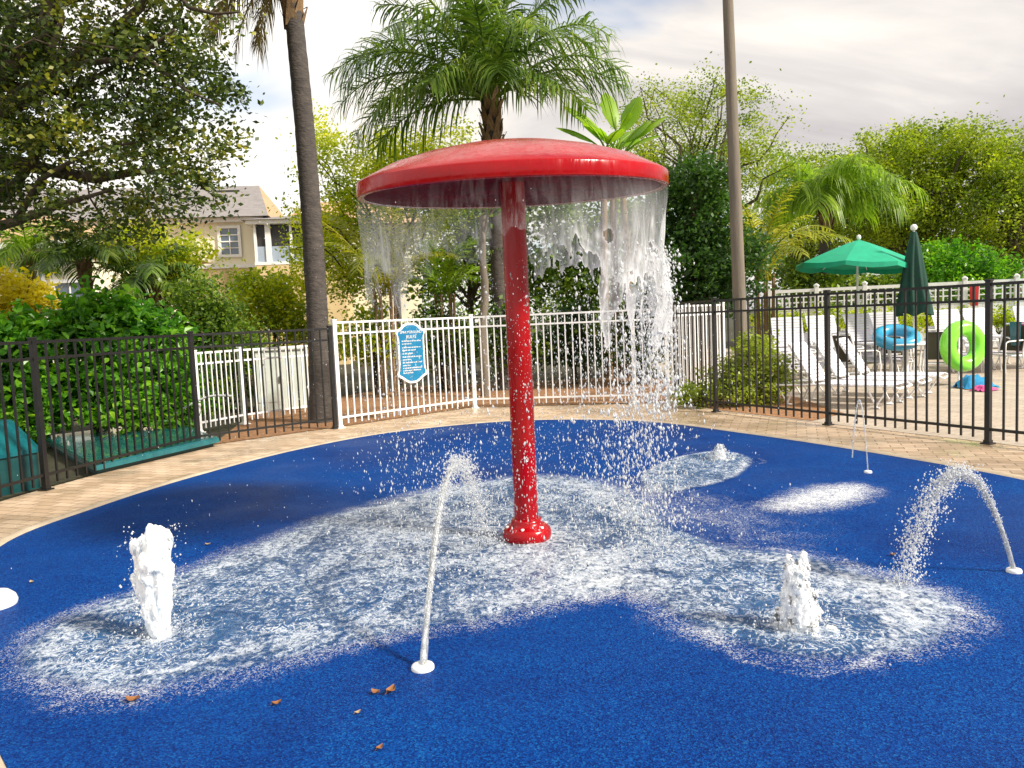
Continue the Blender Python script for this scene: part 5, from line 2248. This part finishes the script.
areca(385, 300, 17.0, 15, 115, 'golden feathery palm clump behind the sign', 'palm_yellow', 2)
areca(445, 305, 18.2, 12, 95, 'olive green feathery palm clump right of the golden one', 'palm_bright', 3)
areca(765, 285, 19.0, 26, 112, 'yellow fronded palm clump right of the grey pole', 'palm_yellow', 6, el=(50, 85), droop=(60, 130))
# dark understorey hedge behind the white fence, shrub by shrub
random.seed(31)
for i, (u_, lab) in enumerate(((375, 'dark leafy shrub behind the blue sign'), (440, 'dark leafy shrub behind the white fence just right of the sign'),
                               (505, 'dark leafy shrub behind the white fence next to the red pole'), (575, 'dark leafy shrub behind the white fence right of the red pole'),
                               (640, 'dark leafy shrub at the right end of the white fence'))):
    btree('shrub', lab, 'shrub', (u_, 380), 17.6 + .5 * (i % 2), (u_, 350), [(u_ - 16, 340, 26, 24), (u_ + 14, 345, 26, 22), (u_, 318, 24, 20)], 46, 60, .17, .12, ('yellow_leaf', 'mid_leaf', 'mid_leaf', 'dark_leaf', 'mid_leaf')[i], r0=.07, limbs=9,
          group='dark shrubs behind the white fence', depth=.7, bark='dark_bark')
# bare trunks behind the white fence
for i, (u_, v_, w, lab) in enumerate(((484, 215, .10, 'slender grey palm stem behind the white fence left of the red pole'),)):
    b = at(u_, 380, 16.2)
    b.z = -.03
    tree('slender_tree', lab, 'tree', b, at(u_ - 1, v_, 16.2), [(at(u_, 195, 16.2), (.5, .5, .35))], 14, 36, .16, .13, 'mid_leaf', r0=w, limbs=5, bark='pole_grey')

# -- dense dark ficus right of the curtain, and its neighbours
btree('ficus_tree', 'dense dark green tree between the falling water and the grey pole', 'tree', (700, 330), 17.0, (700, 290),
      [(690, 205, 34, 42), (712, 250, 34, 40), (680, 270, 38, 40), (735, 265, 24, 40), (705, 180, 26, 22), (660, 240, 22, 50), (690, 300, 48, 22)], 420, 62, .16, .10, 'dark_leaf', r0=.14, limbs=12, shell=.7)
btree('airy_tree', 'thin airy yellow tree rising behind the dark tree and grey pole', 'tree', (700, 320), 26.0, (702, 230),
      [(690, 150, 45, 45), (730, 125, 35, 42), (655, 125, 32, 40), (705, 98, 40, 18), (760, 150, 26, 40), (640, 165, 35, 35), (745, 190, 32, 32), (650, 92, 12, 14)], 200, 110, .27, .088, 'oak_far',
      r0=.16, limbs=40, twigs=50, depth=1.8, shell=.75)
# -- bright palm on the right
Yp = 27.0
rp = at(826, 212, Yp)
random.seed(14)
fr = [dict(L=random.uniform(66, 92) * mpp(Yp), az=k * 2.4, el=R(random.uniform(30, 88)), droop=R(random.uniform(75, 125))) for k in range(30)]
palm('palm_tree', 'bright green fountain shaped palm behind the open umbrella', Vector((rp.x, rp.y, -.03)), rp, .20, .17, fr, 'palm_bright', nl=44, leafl=1.0, leafw=.045, hang=1.2, plumose=1.2)
# -- big oaks on the right
random.seed(40)
btree('oak_tree', 'spreading yellow green oak filling the right skyline behind the closed umbrella', 'tree', (915, 330), 31.0, (915, 262),
      [(905, 160, 55, 32), (860, 185, 45, 32), (945, 150, 45, 26), (900, 205, 62, 32), (950, 200, 50, 30), (870, 230, 50, 26), (930, 240, 50, 22)], 230, 230, .36, .12, 'oak_far', r0=.32, limbs=44, depth=2.2, twigs=30, shell=.72)
btree('oak_tree', 'yellow green oak cut by the right edge of the frame', 'tree', (1015, 330), 29.0, (1012, 262),
      [(1000, 155, 40, 28), (1040, 165, 50, 32), (985, 200, 42, 32), (1035, 215, 50, 32), (1070, 190, 40, 40), (995, 240, 40, 20), (1110, 200, 50, 50)], 215, 220, .34, .115, 'oak_far', r0=.3, limbs=40, depth=2.2, twigs=26, shell=.72)
btree('oak_tree', 'hazier yellow oak between the bright palm and the right oaks', 'tree', (800, 320), 36.0, (800, 270),
      [(800, 190, 30, 30), (842, 170, 32, 22), (780, 230, 40, 35), (850, 215, 40, 30), (820, 255, 50, 25)], 120, 200, .38, .14, 'oak_far', r0=.25, limbs=24, depth=2.0, shell=.7)
btree('round_shrub', 'dark green rounded shrub right of the closed umbrella', 'shrub', (960, 300), 27.0, (960, 285), [(945, 262, 34, 22), (985, 265, 30, 20), (960, 280, 52, 18), (915, 275, 26, 18)], 200, 56, .2, .14, 'hedge_leaf', r0=.1, limbs=8, depth=1.3)
btree('round_shrub', 'green shrub below the open umbrella by the far fence', 'shrub', (845, 300), 27.0, (845, 290), [(880, 285, 30, 16), (835, 285, 30, 16), (800, 280, 26, 22)], 150, 50, .2, .14, 'mid_leaf', r0=.1, limbs=8, depth=1.1)
for i, (u_, v_, lab) in enumerate(((800, 322, 'small yellow green bush by the far fence near the grey pole'), (935, 318, 'small yellow green bush by the far fence left of the lime ring'),
                                   (1000, 318, 'small yellow green bush by the far fence beyond the right fence post'), (870, 318, 'small yellow green bush by the far fence under the umbrellas'), (835, 320, 'small yellow green bush by the far fence beneath the open umbrella edge'),
                                   (902, 319, 'small yellow green bush by the far fence behind the closed umbrella'), (968, 318, 'small yellow green bush by the far fence below the red towel'), (770, 322, 'small yellow green bush at the left end of the far fence'))):
    btree('bush', lab, 'shrub', (u_, 340), 22.6, (u_, 332), [(u_ - 8, v_, 16, 12), (u_ + 9, v_ + 3, 15, 11)], 34, 44, .12, .09, 'yellow_leaf', r0=.03, limbs=6, group='bushes along the far fence', depth=.5)

# -- shrub behind the black fence on the right
btree('bush', 'leafy yellow green bush against the black fence below the grey pole', 'shrub', (742, 405), 12.6, (742, 390),
      [(720, 385, 26, 22), (755, 372, 32, 34), (775, 385, 22, 26), (695, 395, 20, 14), (745, 395, 40, 16), (760, 345, 18, 14)], 190, 60, .085, .062, 'sage_leaf', r0=.03, limbs=14, depth=.42)

# -- left hedge of big glossy leaves
random.seed(50)
for i, (u_, Y_, lab, bl) in enumerate(((25, 11.4, 'broad leaved hedge plant at the left edge above the teal bin', [(20, 350, 40, 30), (-5, 380, 40, 40), (40, 385, 40, 36), (10, 420, 45, 30), (40, 330, 26, 18)]),
                                       (95, 11.9, 'broad leaved glossy plant behind the flat teal lid', [(85, 330, 36, 26), (110, 355, 40, 34), (75, 385, 36, 38), (120, 400, 40, 30), (95, 310, 28, 16)]),
                                       (155, 12.3, 'bright broad leaved plant left of the low white fence', [(145, 330, 30, 20), (165, 350, 26, 26), (150, 385, 34, 36), (175, 400, 20, 30), (125, 318, 24, 16)]))):
    btree('hedge_plant', lab, 'shrub', (u_, 430), Y_, (u_, 395), bl, 150, 30, .17, .135, 'hedge_leaf', r0=.05, limbs=16, group='broad leaved plants behind the left fence', depth=.6, fold=True, bark='dark_bark', up=.6)
# backing foliage
btree('shrub', 'dull green small leaved shrub in front of the cream house', 'shrub', (215, 430), 15.5, (215, 390),
      [(195, 308, 34, 24), (225, 328, 30, 24), (180, 345, 36, 32), (225, 370, 30, 35), (196, 288, 16, 18), (245, 350, 26, 28), (200, 410, 40, 25)], 300, 60, .16, .085, 'mid_leaf', r0=.07, limbs=14, depth=.9)
btree('bush', 'bright yellow bush against the lower wall of the cream house', 'shrub', (275, 400), 20.0, (275, 360),
      [(265, 288, 22, 16), (290, 300, 22, 22), (245, 285, 16, 16), (270, 320, 34, 18), (300, 330, 22, 24), (255, 300, 26, 16)], 170, 50, .17, .11, 'yellow_leaf', r0=.06, limbs=14, depth=.9)
btree('bush', 'golden leaved bush at the left edge above the hedge', 'shrub', (12, 420), 13.5, (12, 360), [(6, 305, 22, 20), (22, 290, 20, 14), (45, 300, 14, 12), (0, 280, 16, 10)], 80, 44, .12, .085, 'gold_leaf', r0=.05, limbs=10, depth=.6)
btree('bush', 'lime leaved tree crown in front of the cream house left corner', 'tree', (165, 420), 18.0, (165, 300), [(150, 245, 36, 20), (180, 255, 28, 22), (125, 255, 26, 18), (165, 280, 40, 18)], 130, 52, .18, .11, 'yellow_leaf', r0=.07, limbs=12, depth=.9)
# small palms by the left house
def small_palm(u_, v_, Y_, Lpx, label, mat, seed, n=16):
    random.seed(seed)
    tp_ = at(u_, v_, Y_)
    fr = [dict(L=random.uniform(.8, 1.1) * Lpx * mpp(Y_), az=k * 2.4, el=R(random.uniform(5, 80)), droop=R(random.uniform(70, 120))) for k in range(n)]
    palm('small_palm', label, Vector((tp_.x + .1, tp_.y, -.03)), tp_, .12, .10, fr, mat, nl=34, leafl=.42, leafw=.03, hang=.7, plumose=.6)


small_palm(84, 268, 16.5, 62, 'green drooping palm beneath the oak in front of the left house', 'palm_green', 3)
small_palm(28, 258, 17.5, 50, 'yellowish drooping palm at the far left beneath the oak', 'palm_bright', 5)
small_palm(152, 285, 16.8, 55, 'green palm between the hedge and the lime tree', 'palm_green', 8)

# -- far wood behind everything, reads as one mass
rows = []
for k in range(44):
    x = -75 + k * 4.2 + random.uniform(-1, 1)
    y = 62 + random.uniform(-5, 8)
    h = random.uniform(3.2, 5.2)
    rows.append(((x, y, h * .55), (3.4, 2.2, h * .6)))
cen, cc = clumps(rows, 1100, 26, .55, .5)
n = len(cen)
tag(obj('woods', leaf_mesh('woods', cen, .42 * (.7 + .6 * RNG.random(n)), .26 * (.7 + .6 * RNG.random(n)), .3), 'mid_leaf'), kind='stuff')
